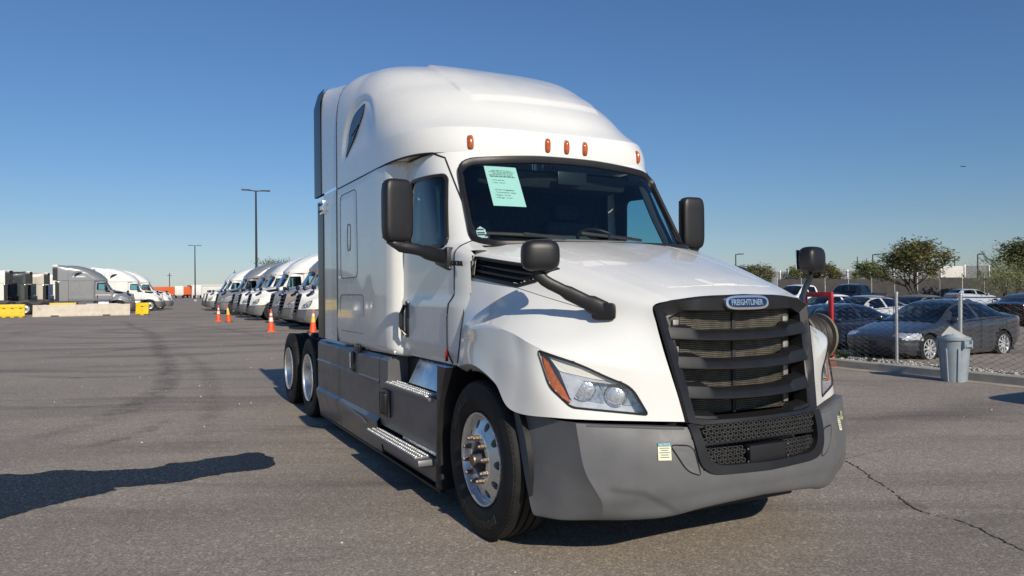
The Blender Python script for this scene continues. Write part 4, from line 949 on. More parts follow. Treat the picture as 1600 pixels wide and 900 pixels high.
# ------------------------------------------------ kerb, gravel strip, parking lot
KY = 9.39
kb = MB().prism([(KY, -.02), (KY, .13), (KY + .02, .15), (KY + .17, .15), (KY + .17, -.02)], 'x', -6.6, 9); tag(lotput(kb, 'kerb', CONC), kind='structure')
gt = MB().add([(-14, KY - .30, .004), (9, KY - .30, .004), (9, KY - .002, .004), (-14, KY - .002, .004)], [(0, 1, 2, 3)]); tag(lotput(gt, 'gutter', mat('gutter_concrete', (.36, .32, .275), .9, var=.25, vscale=3), 0), kind='structure')
PLOT = asphalt('parking_asphalt', .27, (1, .87, .74), False)
pl = MB().add([(-70, KY + .171, .03), (12, KY + .171, .03), (12, KY + 2, -.096), (-70, KY + 2, -.096), (12, 90, -.1), (-70, 90, -.1)], [(0, 1, 2, 3), (3, 2, 4, 5)]); tag(lotput(pl, 'parking_lot', PLOT, 0), kind='structure')
gv = MB(); r_ = random.Random(5)
for k in range(2600):
    s_ = r_.uniform(.012, .035); gv.ball((r_.uniform(-6.5, 4), KY + .19 + abs(r_.gauss(0, .22)), (.125 + r_.uniform(0, .03))), s_, s_ * r_.uniform(.6, 1), s_ * .7, 3)
gv.box(-6.55, 6, KY + .172, KY + .55, .0, .125)
tag(lotput(gv, 'gravel_strip', mat('white_gravel', (.55, .51, .44), .9, var=.3, vscale=30), 30), kind='stuff')
# painted stall lines
for k in range(5):
    x = -3.9 - k * 2.75; o = MB().add([(x, 11.6, -.092), (x + .1, 11.6, -.092), (x + .1, 16.4, -.092), (x, 16.4, -.092)], [(0, 1, 2, 3)]); tag(lotput(o, 'stall_line', mat('line_paint', (.55, .50, .40), .8, var=.3, vscale=6), 0), kind='structure')
# ------------------------------------------------ chain-link fence
GALV = mat('galvanised_steel', (.55, .56, .56), .42, .75, var=.15, vscale=15); WIRE = mat('fence_wire', (.20, .20, .195), .5, .5)
FY_ = KY + .25
fence = lotempty('chain_link_fence', -4.0, FY_); tag(fence, 'low chain-link fence with steel posts along the kerb before the parked cars', 'fence')
def wires(x0, x1, z0, z1, p=.044):
    mb = MB(); n = int((x1 - x0) / (2 * p)); kz = int((z1 - z0) / p)
    for i in range(n):
        X0 = x0 + (i + .5) * 2 * p; s_ = 1 if i % 2 else -1
        mb.tube([(X0 + s_ * (p if k % 2 else -p) * 1.03, (.004 if k % 2 else -.004), z0 + k * p) for k in range(kz + 1)], .0058, 3, cap=False)
    return mb
for (xa, xb) in ((-6.25, -4.80), (-4.80, -3.60), (-3.60, 1.2)):
    w = wires(xa + 4.0, xb + 4.0, .17, 1.40); tag(w.build('wire_mesh', WIRE, fence, 60), kind='stuff')
    w2 = MB().tube([(xa + 4.0, 0, 1.405), (xb + 4.0, 0, 1.40)], .010, 6); w2.build('tension_wire', WIRE, fence)
for x, ztop, lean, r in ((-4.80, 1.50, 0, .030), (-3.60, 1.47, .02, .036), (-1.4, 1.48, 0, .03), (.6, 1.48, 0, .03)):
    po = MB().tube([(x + 4, 0, .0), (x + 4 + lean, 0, ztop)], r, 12); po.lathe([(r * 1.15, ztop - .03), (r * 1.1, ztop), (0, ztop + .02)], 12, 'z', (x + 4 + lean, 0, 0)); po.build('post', GALV, fence)
MB().tube([(-.86, .0, .17), (-.86, 0, 1.40)], .007, 5).build('tension_bar', WIRE, fence)
# ------------------------------------------------ red stand with hose reel
REDP = mat('red_steel', (.42, .022, .028), .5, var=.2, vscale=10)
rs = lotempty('red_steel_frame', -6.55, 9.60); tag(rs, 'red steel gate frame at the end of the chain-link fence', 'gate frame')
for x in (-.36, .30): MB().box(x - .045, x + .045, -.03, .03, 0, 1.50, .004).build('post', REDP, rs)
MB().box(-.40, .34, -.035, .035, 1.40, 1.505, .004).build('top_rail', REDP, rs)
w = wires(-.31, .26, .1, 1.38); tag(w.build('wire_mesh', WIRE, rs), kind='stuff')
reel = lotempty('hose_reel', -6.40, 9.10, .12); tag(reel, 'large brown reel wound with black hose in front of the red frame', 'hose reel')
WOOD = mat('weathered_wood', (.24, .185, .125), .8, var=.35, vscale=8, bump=.3, bscale=40)
for y, nm in ((.30, 1), (-.30, 0)):
    fl_ = MB().lathe([(0, y - .025), (.46, y - .025), (.465, y), (.46, y + .025), (0, y + .025)], 40, 'y', (0, 0, .47)); f_ = fl_.build('flange', WOOD, reel)
    MB().lathe([(.462, y - .028), (.472, y - .028), (.472, y + .028), (.462, y + .028)], 40, 'y', (0, 0, .47), True).build('flange_band', mat('band_steel', (.30, .25, .17), .5, .5), f_)
HOSE = mat('hose_rubber', (.045, .04, .036), .6, var=.3, vscale=12)
for k in range(11):
    y = -.255 + k * .050; MB().lathe([(.385 + .025 * math.cos(a) - .01 * (k % 3 == 1), y + .025 * math.sin(a)) for a in np.linspace(0, 2 * math.pi, 8, endpoint=False)], 36, 'y', (0, 0, .47), True).build('hose_turn', HOSE, reel)
MB().box(.30, .42, .325, .332, .58, .70).build('green_tag', mat('green_tape', (.02, .30, .10), .6), reel)
MB().lathe([(.38, -.27), (.38, .27)], 32, 'y', (0, 0, .47)).build('drum', HOSE, reel)
MB().box(-.45, .45, -.34, .34, -.12, .0, .01).build('cradle', mat('cradle_brown', (.16, .07, .05), .7), reel)
# ------------------------------------------------ rubbish bin
BIN = mat('grey_bin_plastic', (.27, .32, .36), .55, var=.10, vscale=6, bump=.1, bscale=80, dirt=((.20, .21, .21), 5, .60))
bn = lotempty('rubbish_bin', -3.36, 9.09); tag(bn, 'grey plastic rubbish bin on the kerb with cardboard sticking out', 'bin')
def binr(a, z):
    k = 1 + .035 * (1 if math.cos(2 * a) > .55 else 0); return (.172 + .055 * z / .74) * k
ang = np.linspace(0, 2 * math.pi, 72, endpoint=False)
Bn = np.array([[(binr(a, z) * math.cos(a), binr(a, z) * math.sin(a), z) for a in ang] for z in (0, .02, .3, .55, .70, .705)])
MB().grid(Bn, wrap=True).build('body', BIN, bn, 40)
MB().lathe([(.225, .69), (.248, .695), (.253, .72), (.248, .745), (.232, .748), (.22, .735), (.215, .65)], 48, 'z').build('rim', BIN, bn)
for a in (R(0), R(180)):
    M = Matrix.Rotation(a, 4, 'Z'); h_ = MB().box(.21, .27, -.09, .09, .585, .635, .012, M); h_.box(.20, .255, -.11, -.08, .56, .70, .008, M); h_.box(.20, .255, .08, .11, .56, .70, .008, M); h_.build('handle', BIN, bn)
for a in (R(38), R(-38), R(142), R(-142), R(90), R(-90)):
    M = Matrix.Rotation(a, 4, 'Z'); MB().prism([(.165, .0), (.192, .0), (.234, .56), (.21, .56)], 'y', -.018, .018, .004).build('rib', BIN, bn).data.transform(M)
MB().disc(.165, .015, 24, 'z').build('floor', BIN, bn)
cb = MB().box(-.16, .16, -.004, .004, -.06, .14, 0, Matrix.Translation((.02, -.08, .74)) @ Matrix.Rotation(.5, 4, 'Y') @ Matrix.Rotation(-.5, 4, 'X')); o = cb.build('cardboard_sheet', mat('pale_card', (.70, .68, .62), .8)); o.location = lot(-3.36, 9.09); o.rotation_euler = (0, 0, HEAD); tag(o, 'torn white cardboard sheet sticking out of the grey bin', 'cardboard')
bg_ = MB().ball((.0, .02, .70), .20, .20, .09, 8)
r_ = random.Random(2); bg_.v = [(x + r_.uniform(-.02, .02), y + r_.uniform(-.02, .02), z + r_.uniform(-.02, .03)) for x, y, z in bg_.v]; o = bg_.build('rubbish_bag', mat('bag_plastic', (.34, .42, .46), .35)); o.location = lot(-3.36, 9.09); o.rotation_euler = (0, 0, HEAD); tag(o, 'pale plastic bag filling the top of the grey bin', 'bag')
# weeds by the fence
def weed(x, y, n, h, seed, nm, lab, col):
    r_ = random.Random(seed); mb = MB()
    for k in range(n):
        a = r_.uniform(0, 6.28); l = h * r_.uniform(.5, 1); w = r_.uniform(.012, .03); dx, dy = math.cos(a), math.sin(a); b0 = Vector((r_.uniform(-.1, .1), r_.uniform(-.06, .06), .06)); m1 = b0 + Vector((dx * l * .3, dy * l * .3, l * .7)); tp = b0 + Vector((dx * l * .8, dy * l * .8, l * r_.uniform(.6, 1))); s_ = Vector((-dy * w, dx * w, 0))
        mb.add([b0 - s_ * .3, b0 + s_ * .3, m1 + s_, tp, m1 - s_], [(0, 1, 2, 4), (4, 2, 3)])
    o = mb.build(nm, col, None, 0, fix=False); o.location = lot(x, y); o.rotation_euler = (0, 0, HEAD); tag(o, lab, 'plant')
LEAFG = mat('weed_leaf', (.10, .16, .07), .6, var=.3, vscale=10)
weed(-6.1, KY + .33, 46, .34, 1, 'leafy_weed', 'broad-leaved green weed at the fence foot beside the hose reel', LEAFG)
weed(-5.35, KY + .24, 60, .16, 2, 'grass_tuft', 'small tuft of green grass between gravel and kerb', LEAFG)

# ---------------------------------------------------------------- cars
CARG = glass('car_glass', (.14, .18, .18), 1.6); CARW = glass('car_windshield', (.55, .66, .63), 1.5)
LAMPC = mat('car_lamp', (.65, .68, .72), .1, .4, coat=1.); BLK = mat('car_black_trim', (.012, .012, .013), .4); RIMW = mat('bright_alloy', (.72, .73, .74), .25, .6)
def car_wheel(parent, x, y, Rr, w, left, spokes=10, rim=None):
    e = .66; rr = Rr * e
    wm = MB().lathe([(rr, -w * .48), (rr * 1.03, -w * .5), (rr * .99, -w * .52), (rr * .93, -w * .44), (rr * .90, -w * .1), (rr * .88, w * .3)], 28)
    for k in range(spokes):
        wm.box(.03, rr * .95, -w * .46, -w * .34, -.018 - .004 * (k % 2), .018, .003, Matrix.Rotation(2 * math.pi * k / spokes, 4, 'Y'))
    wm.lathe([(.06, -w * .36), (.05, -w * .48), (0, -w * .49)], 16)
    o = wm.build('wheel', rim or RIMW, parent, 40, (x, y, Rr)); h = w / 2
    MB().lathe([(rr, -h * .9), (Rr * .86, -h), (Rr * .97, -h * .86), (Rr, -h * .6), (Rr, h * .6), (Rr * .97, h * .86), (Rr * .86, h), (rr, h * .9)], 32).build('tyre', TYRE, o)
    MB().disc(rr * .9, 0, 24).build('brake_backing', BLK, o)
    if left: o.rotation_euler = (0, 0, math.pi)
def make_car(name, K, paint):
    """K: table of curves over x measured from the nose (x grows to the tail); the built car points along +x from its front axle"""
    T = empty(name); L = K['L']; f = lambda k, x: interp(x, *zip(*K[k]))
    xs = sorted(set([0, .06, .18, .4, .7, 1.0] + [p[0] for p in K['top']] + [L - .5, L - .2, L - .06, L])); xs = [x for x in xs if 0 <= x <= L]
    C_ = []
    for x in xs:
        w = f('w', x); zl = f('low', x); zb = f('belt', x); zt = f('top', x); wt = f('wt', x)
        bed = K.get('bed') and K['bed'][0] <= x <= K['bed'][1]
        if bed: r = [(w * .92, zl), (w * .985, zl + .10), (w, (zl + zb) / 2 + .06), (w * .985, zb), (w * .93, zb + .004), (w * .90, zb - .42), (w * .5, zb - .43), (0, zb - .43)]
        else:
            zs = lerp(zb, zt, .86) if zt - zb > .2 else lerp(zb, zt, .6)
            r = [(w * .92, zl), (w * .985, zl + .10), (w, (zl + zb) / 2 + .06), (w * .985, zb), (lerp(w * .985, wt, .48) + .015, lerp(zb, zs, .52)), (wt, zs), (wt * .6, lerp(zs, zt, .75)), (0, zt)]
        C_.append([(x, y, z) for y, z in r])
    A = surf(np.array(C_), 4, 4); A[:, :, 1] = np.maximum(A[:, :, 1], 0)
    wx = K['wheels']; Rr = K['r']
    for i in range(A.shape[0]):
        for j in range(12):
            for q in wx:
                dx, dz = A[i, j, 0] - q, A[i, j, 2] - Rr; h_ = math.hypot(dx, dz)
                if abs(h_ - (Rr + .045)) < .055 and h_ > .1: A[i, j, 0] = q + dx / h_ * (Rr + .045); A[i, j, 2] = Rr + dz / h_ * (Rr + .045)
    kinds = {}
    for i in range(A.shape[0] - 1):
        for j in range(A.shape[1] - 1):
            c = (A[i, j] + A[i + 1, j + 1]) / 2; v = (j + .5) / 4; x, y, z = c; k = 'body'
            for q in wx:
                if math.hypot(x - q, (z - Rr) * 1.0) < Rr + .045 and v < 3: k = 'no'
            for (x0, x1, s0, s1) in K['side']:
                hh = (v - 3) / 2
                if 3.15 < v < 4.85 and lerp(x0, s0, hh) < x < lerp(x1, s1, hh): k = 'side'
            x0, x1 = K['front']; 
            if v > 5.0 and x0 < x < x1: k = 'front'
            x0, x1 = K['back']
            if v > 5.0 and x0 < x < x1 and y < f('wt', x) * .97: k = 'back'
            x0, x1, z0, z1, y0 = K['head']
            if x0 < x < x1 and z0 < z < z1 and y > y0 and v > 1: k = 'head'
            x0, x1, z0, z1, y0 = K['tail']
            if x0 < x < x1 and z0 < z < z1 and y > y0: k = 'tail'
            if v < .9 and k == 'body' and K.get('clad'): k = 'clad'
            kinds[i, j] = k
    def part(k, nm, m, par=T, both=False):
        mb = MB().grid(A, lambda i, j: kinds[i, j] == k)
        if not mb.f: return None
        if both: return mb.mirror().build(nm, m, par, 40)
        return pair(mb, nm, m, par, 40)
    body = MB().grid(A, lambda i, j: kinds[i, j] == 'body')
    for e in (0, -1):
        n = A.shape[1]; ring = [tuple(p) for p in A[e]]; cap = np.array([ring, [(p[0], p[1] * .0, p[2]) for p in ring]]); body.grid(cap)
    body = body.mirror().build('body', paint, T, 35)
    part('side', 'side_window', CARG); part('front', 'windshield', CARW, T, True); part('back', 'rear_window', CARG, T, True)
    part('head', 'headlight', LAMPC); part('tail', 'tail_light', REDL); part('clad', 'sill', BLK)
    for q in wx:
        for sg in (-1, 1):
            Ar = np.array([[(q + (Rr + .05) * math.cos(a), sg * y, Rr + (Rr + .05) * math.sin(a)) for y in (f('w', q) * .97, f('w', q) - .3)] for a in np.linspace(-.25, math.pi + .25, 16)]); MB().grid(Ar).build('wheel_well', BLK, T)
            MB().tube([(q + (Rr + .047) * math.cos(a), sg * f('w', q) * lerp(.965, .985, math.sin(a)), Rr + (Rr + .047) * math.sin(a)) for a in np.linspace(-.2, math.pi + .2, 18)], .012, 5).build('arch_lip', K.get('lip') or paint, T)
            car_wheel(T, q, sg * (f('w', q) - .12), Rr, .22, sg > 0, K.get('spokes', 10), K.get('rim'))
    zlo = f('low', L / 2)
    MB().box(.25, L - .25, -f('w', 2) * .8, f('w', 2) * .8, zlo + .0, zlo + .28).build('underbody', BLK, T)
    # interior hint
    x0 = K['front'][1]; MB().box(K['front'][0] + .05, K['back'][0] + .2, -f('w', 2.5) * .82, f('w', 2.5) * .82, zlo + .2, f('belt', 2.5) - .08).build('cabin_floor', INT, T)
    for sg in (-1, 1): s_ = MB().box(x0 + .55, x0 + .72, sg * .38 - .22, sg * .38 + .22, .5, f('belt', 2.5) + .25, .05).build('seat', INT2, T)
    for sg in (-1, 1):
        xm = K['side'][0][0] + .12; zb = f('belt', xm); wy = f('w', xm)
        MB().ball((xm, sg * (wy + .07), zb + .08), .07, .10, .065, 8, .6).build('door_mirror', paint, T)
    for k, (x0, x1, s0, s1) in enumerate(K['side']):
        for sg in (-1, 1): MB().box(x1 - .30, x1 - .12, *sorted((sg * (f('w', x1) * .985), sg * (f('w', x1) * .985 + .022))), f('belt', x1) - .10, f('belt', x1) - .07, .006).build('door_handle', paint, T)
    dw_ = [K['side'][0][0] + .0, K['side'][0][1] + .04, K['side'][-1][1] - .22]
    for xd in dw_:
        i = int(np.argmin(abs(A[:, 8, 0] - xd)))
        for sg in (-1, 1): MB().tube([(A[i, j, 0] + .0, sg * (A[i, j, 1] + .001), A[i, j, 2]) for j in range(4, 13)], .006, 4).build('door_seam', SEAM, T)
    i0 = int(np.argmin(abs(A[:, 12, 0] - K['side'][0][0]))); i1 = int(np.argmin(abs(A[:, 12, 0] - K['side'][-1][1])))
    for sg in (-1, 1): MB().tube([(A[i, 12, 0], sg * (A[i, 12, 1] + .002), A[i, 12, 2] + .012) for i in range(i0, i1 + 1)], .011, 5).build('belt_trim', BLK, T)
    i = int(np.argmin(abs(A[:, 20, 0] - K['front'][0]))); MB().tube([(A[i, j, 0], s_ * A[i, j, 1], A[i, j, 2] + .006) for s_, js in ((-1, range(20, A.shape[1])), (1, range(A.shape[1] - 1, 19, -1))) for j in js], .014, 5).build('cowl_trim', BLK, T)
    zf = f('low', .1); MB().box(-.015, .12, -f('w', 0) * .9, f('w', 0) * .9, zf + .02, zf + .12, .02).build('front_intake', BLK, T)
    MB().box(-.02, .0, -.16, .16, zf + .14, zf + .24, .004).build('number_plate_holder', BLK, T)
    return T
SEDAN = dict(L=4.70, wheels=(.84, 3.72), r=.335, w=[(0, .60), (.06, .70), (.18, .79), (.4, .86), (.7, .905), (1.0, .92), (2.5, .925), (3.9, .92), (4.3, .89), (4.55, .82), (4.7, .70)], low=[(0, .30), (.4, .20), (1.2, .17), (3.5, .17), (4.2, .22), (4.7, .40)],
    belt=[(0, .56), (.18, .64), (.5, .72), (1.0, .82), (1.5, .89), (2.5, .93), (3.6, .98), (4.2, 1.02), (4.7, .98)], top=[(0, .60), (.06, .64), (.18, .69), (.4, .76), (.7, .825), (1.0, .88), (1.30, .94), (1.6, 1.09), (1.95, 1.27), (2.3, 1.395), (2.65, 1.44), (3.1, 1.425), (3.6, 1.33), (4.0, 1.20), (4.3, 1.10), (4.55, 1.06), (4.7, 1.02)],
    wt=[(0, .5), (.4, .68), (1.0, .74), (1.3, .74), (1.7, .64), (2.3, .56), (3.1, .55), (3.7, .54), (4.1, .58), (4.5, .64), (4.7, .6)],
    side=[(1.52, 2.70, 2.10, 2.66), (2.78, 4.02, 2.74, 3.45)], front=(1.30, 2.22), back=(3.35, 4.18), head=(.10, .58, .56, .70, .50), tail=(4.40, 4.70, .84, 1.0, .45))
HATCH = dict(L=4.25, wheels=(.82, 3.42), r=.32, w=[(0, .55), (.1, .72), (.4, .83), (1.0, .875), (3.2, .88), (3.9, .85), (4.25, .74)], low=[(0, .28), (.6, .2), (3.5, .2), (4.25, .36)],
    belt=[(0, .60), (.5, .78), (1.1, .93), (2.2, .98), (3.4, 1.06), (4.0, 1.08), (4.25, 1.0)], top=[(0, .66), (.15, .74), (.5, .88), (1.0, .99), (1.4, 1.14), (1.8, 1.33), (2.2, 1.46), (2.7, 1.50), (3.4, 1.47), (3.75, 1.40), (4.0, 1.22), (4.2, 1.06), (4.25, 1.0)],
    wt=[(0, .5), (1.0, .7), (1.4, .66), (2.2, .56), (3.5, .55), (4.0, .60), (4.25, .62)], side=[(1.45, 2.5, 1.95, 2.48), (2.57, 3.75, 2.55, 3.5)], front=(1.12, 2.05), back=(3.62, 4.06), head=(.08, .6, .62, .80, .48), tail=(3.92, 4.3, .84, 1.06, .52))
PICK = dict(L=5.75, wheels=(1.0, 4.6), r=.40, w=[(0, .80), (.1, .92), (.5, .99), (5.4, 1.0), (5.75, .97)], low=[(0, .45), (.6, .38), (5.2, .40), (5.75, .5)],
    belt=[(0, 1.0), (.4, 1.10), (1.6, 1.20), (3.6, 1.24), (3.75, 1.28), (5.75, 1.30)], top=[(0, 1.06), (.15, 1.13), (.5, 1.17), (1.5, 1.25), (1.75, 1.38), (2.1, 1.66), (2.35, 1.84), (2.7, 1.91), (3.3, 1.90), (3.52, 1.84), (3.62, 1.30), (3.70, 1.28), (5.75, 1.30)],
    wt=[(0, .7), (1.5, .82), (2.3, .68), (3.4, .68), (3.62, .85), (5.75, .9)], side=[(1.75, 2.62, 2.25, 2.60), (2.70, 3.45, 2.68, 3.42)], front=(1.52, 2.32), back=(3.50, 3.60), head=(.0, .3, .85, 1.05, .55), tail=(5.55, 5.76, .85, 1.2, .80), bed=(3.70, 5.75), spokes=6)
def place_car(T, x, y, ang, label, group=None):
    """front axle stands at lot (x, y); ang = heading in the lot frame"""
    for o in [c for c in T.children]:
        pass
    T.location = lot(x, y, -.1 if y > 9.3 else 0); T.rotation_euler = (0, 0, HEAD + ang + math.pi); tag(T, label, 'car', group); return T
def recolour(o, old, new):
    for s in o.material_slots:
        if s.material == old: s.link = 'OBJECT'; s.material = new
def copy_tree(o, parent=None, skip=(), swap=()):
    c = o.copy(); C.objects.link(c); c.parent = parent
    for old, new in swap: recolour(c, old, new)
    for ch in list(o.children):
        if ch.name.split('.')[0] not in skip: copy_tree(ch, c, skip, swap)
    return c
def carpaint(n, col, r=.3, dust=0.): return mat(n, col, r, .0 if dust else .35, coat=1. - dust, var=.06, vscale=4)
CG = 'cars parked behind the chain-link fence'
P_GREY = carpaint('graphite_paint', (.052, .058, .070))
sedan = make_car('car', SEDAN, P_GREY); sedan.scale = (.95, .95, .97)
place_car(sedan, -6.80, 11.55, R(-90), 'dark grey sedan with white wheels parked nose to the fence', CG)
def car_copy(src, x, y, ang, label, paint, old): return place_car(copy_tree(src, None, (), ((old, paint),)), x, y, ang, label, CG)
car_copy(sedan, -9.6, 11.2, R(-90), 'dark blue car behind the fence between hose reel and grey sedan', carpaint('navy_paint', (.02, .03, .06)), P_GREY).scale = (.95, .95, .88)
car_copy(sedan, -14.0, 21.2, R(-90), 'dusty brown sedan behind the dark grey sedan', carpaint('dusty_brown_paint', (.15, .135, .115), .5, .6), P_GREY)
car_copy(sedan, -14.2, 18.5, R(-90), 'silver sedan parked in front of the black pickup', carpaint('silver_paint', (.50, .52, .55), .35, .3), P_GREY)
car_copy(sedan, -19.5, 22.9, R(-90), 'white sedan between the white pickup and the silver sedan', carpaint('car_white_paint', (.76, .77, .77), .35, .3), P_GREY)
P_BLUE = carpaint('light_blue_paint', (.42, .47, .56), .35, .3)
hatch = make_car('car', HATCH, P_BLUE); place_car(hatch, -32.4, 60.8, R(73), 'pale blue hatchback with red tail light beside the feathery tree', CG)
P_BLK = carpaint('black_paint', (.012, .013, .015))
pick = make_car('pickup_truck', PICK, P_BLK); place_car(pick, -27.2, 34.6, R(-78), 'black pickup truck seen above the silver sedan', CG); pick['category'] = 'pickup truck'
q = copy_tree(pick, None, (), ((P_BLK, MATS['car_white_paint']),)); place_car(q, -30.0, 32.6, R(-85), 'white pickup truck half hidden by the hood mirror', CG); q['category'] = 'pickup truck'
car_copy(sedan, -13.2, 31.8, R(95), 'black sedan cut off by the right edge of the picture', P_BLK, P_GREY)
# stand-in pickup added out of frame so that its shadow falls into view
q = copy_tree(pick, None, (), ((P_BLK, carpaint('maroon_paint', (.12, .02, .02))),)); place_car(q, -.15, 8.38, R(180), 'unseen dark red stand-in pickup added at the near right to cast a shadow on the paving', CG); q['category'] = 'pickup truck'
# ---------------------------------------------------------------- other trucks: copies of the tractor in other paint
DETAIL = {'lug_nut', 'sidewall_moulding', 'tread', 'bolt', 'notice_sheet', 'notice_sticker', 'pen_mark', 'corner_decal', 'printed_line', 'upper_hex_mesh', 'lower_hex_mesh', 'sticker_line', 'cooling_fins', 'tank_bracket', 'handle_gap', 'hinge_rod', 'bracket_bolt', 'model_badge', 'badge_lettering', 'seat', 'steering_wheel', 'steering_column', 'windshield_camera', 'hub_cap', 'bumper_ridge', 'hood_panel_crease', 'hood_hand_notch', 'step_kick_plate', 'latch_plate', 'fairing_trim', 'window_trim', 'pillar_trim', 'wiper_arm', 'crossmember', 'fifth_wheel_mount', 'radiator_post', 'sticker_header', 'sticker_lettering'}
def tp(n, col, r=.25): return mat(n, col, r, .15, coat=1., var=.03, vscale=2)
T_SILVER = tp('taupe_silver_paint', (.37, .32, .275)); T_GREY = tp('truck_grey_paint', (.235, .24, .25)); T_DARK = tp('truck_charcoal_paint', (.05, .055, .06)); T_BLUE = tp('truck_blue_paint', (.01, .17, .42)); T_BEIGE = tp('truck_cream_paint', (.58, .53, .45))
def truck_copy(x, y, ang, paint, label, group):
    """x, y: lot position of the middle of the front bumper; ang: heading in the lot frame"""
    sw = () if paint is PAINT else ((PAINT, paint),)
    t_ = copy_tree(hero, None, DETAIL, sw); c, s = math.cos(ang), math.sin(ang)
    t_.location = lot(x - 1.3 * c, y - 1.3 * s); t_.rotation_euler = (0, 0, HEAD + ang); tag(t_, label, 'semi truck', group); return t_
RG = 'semi trucks parked in a row behind the white truck'
row = [(-28.0, PAINT, 'white semi truck mostly hidden behind the rear edge of the big truck'), (-31.7, T_SILVER, 'taupe silver semi truck behind the nearest orange cone'), (-35.6, T_GREY, 'grey semi truck squeezed between the taupe and the white ones in the row'),
       (-40.8, PAINT, 'white semi truck in the row, third grille from the big truck'), (-46.2, PAINT, 'white semi truck in the row next to the grey ones'), (-51.5, T_GREY, 'grey semi truck just behind the pair of distant cones'),
       (-56.5, T_GREY, 'grey semi truck farther along the row than the cones'), (-61.5, T_DARK, 'black semi truck near the far end of the row'), (-68, PAINT, 'small white semi truck beyond the black one in the row'), (-74, PAINT, 'small white semi truck at the far end of the row')]
for x, pt, lb in row: truck_copy(x, 2.6 + .45 * math.sin(x * 1.7), R(-90 + 1.6 * math.sin(x * 2.3)), pt, lb, RG)
LG = 'semi trucks facing the aisle on the left'
truck_copy(-67.0, -3.15, R(90), T_GREY, 'grey sleeper semi truck seen from the side behind the concrete barrier', LG)
truck_copy(-73.5, -.75, R(90), PAINT, 'white semi truck just beyond the grey one behind the barrier', LG)
truck_copy(-79.5, .25, R(90), PAINT, 'white semi truck farther back, its nose ahead of the other white one', LG)
truck_copy(-112, -6.5, R(90), T_BLUE, 'bright blue semi truck glimpsed behind the grey one', LG)
BG_ = 'semi trucks seen from behind at the far left'
names = ['first', 'second', 'third', 'fourth', 'fifth', 'sixth', 'seventh', 'eighth', 'ninth', 'tenth']
for k in range(8):
    truck_copy(-73.0 - 4.6 * k, -22.4 + 1.15 * k, R(-90), [T_DARK, T_BEIGE, PAINT, T_DARK, T_BEIGE, PAINT, T_BEIGE, PAINT][k], f'parked semi truck seen from behind, {names[k]} from the left edge', BG_)
# ---------------------------------------------------------------- box trailers
def trailer(x, y, ang, col, label, L=10., dark=False):
    T = lotempty('box_trailer', x, y, 0, ang); tag(T, label, 'trailer', 'trailers at the far end of the lot')
    MB().box(-L, 0, -1.28, 1.28, 1.15, 4.0, .02).build('box', col, T)
    MB().box(-L, -.5, -.5, .5, .85, 1.14).build('frame', STEEL, T)
    for s in (-1, 1):
        d = MB().box(.002, .05, *sorted((s * .02, s * 1.24)), 1.2, 3.95, .01).build('rear_door', col, T)
        for q in (.3, .9): MB().tube([(.07, s * q, 1.2), (.07, s * q, 3.9)], .02, 5).build('lock_rod', GALV, d)
        MB().box(.06, .08, *sorted((s * .9, s * 1.2)), 1.02, 1.12).build('tail_light', REDL, T)
        for xx in (-1.2, -2.5): car_wheel(T, xx, s * 1.0, .5, .5, s > 0, 6)
    MB().box(-.02, .04, -1.2, 1.2, .95, 1.13).build('bumper_beam', GALV, T)
    return T
ORG = mat('orange_trailer_paint', (.62, .11, .018), .45, coat=.3, var=.05, vscale=1); TW = mat('white_trailer_paint', (.70, .69, .66), .5, var=.05, vscale=1); TB = mat('beige_trailer_paint', (.55, .48, .38), .5, var=.05, vscale=1); TD = mat('dark_trailer_paint', (.05, .052, .055), .5)
def atpx(px, d):      # lot position at a distance d from the camera's plane on the photo column px
    w = Vector(((px - 800) / 1155 * d - OX, d - OY)); return (w.x * FX[0] + w.y * FX[1], w.x * LF[0] + w.y * LF[1])
trailer(*atpx(271, 262), R(100), ORG, 'orange box trailer side-on far beyond the white trucks', 14); trailer(*atpx(280, 240), R(-3.5), TW, 'white box trailer seen from behind beside the orange one', 8)
trailer(*atpx(300, 265), R(100), ORG, 'narrow orange trailer end between two white trailers', 6); trailer(*atpx(308, 235), R(-5), TW, 'white box trailer with dark top edge at the end of the aisle', 8)
trailer(-63.5, 9.2, R(0), TD, 'dark trailer end standing tall behind the truck row'); trailer(-68, 12.6, R(0), TB, 'beige trailer end behind the truck row below the tree'); trailer(-72, 16.6, R(0), TW, 'white trailer end behind the roofs of the truck row')
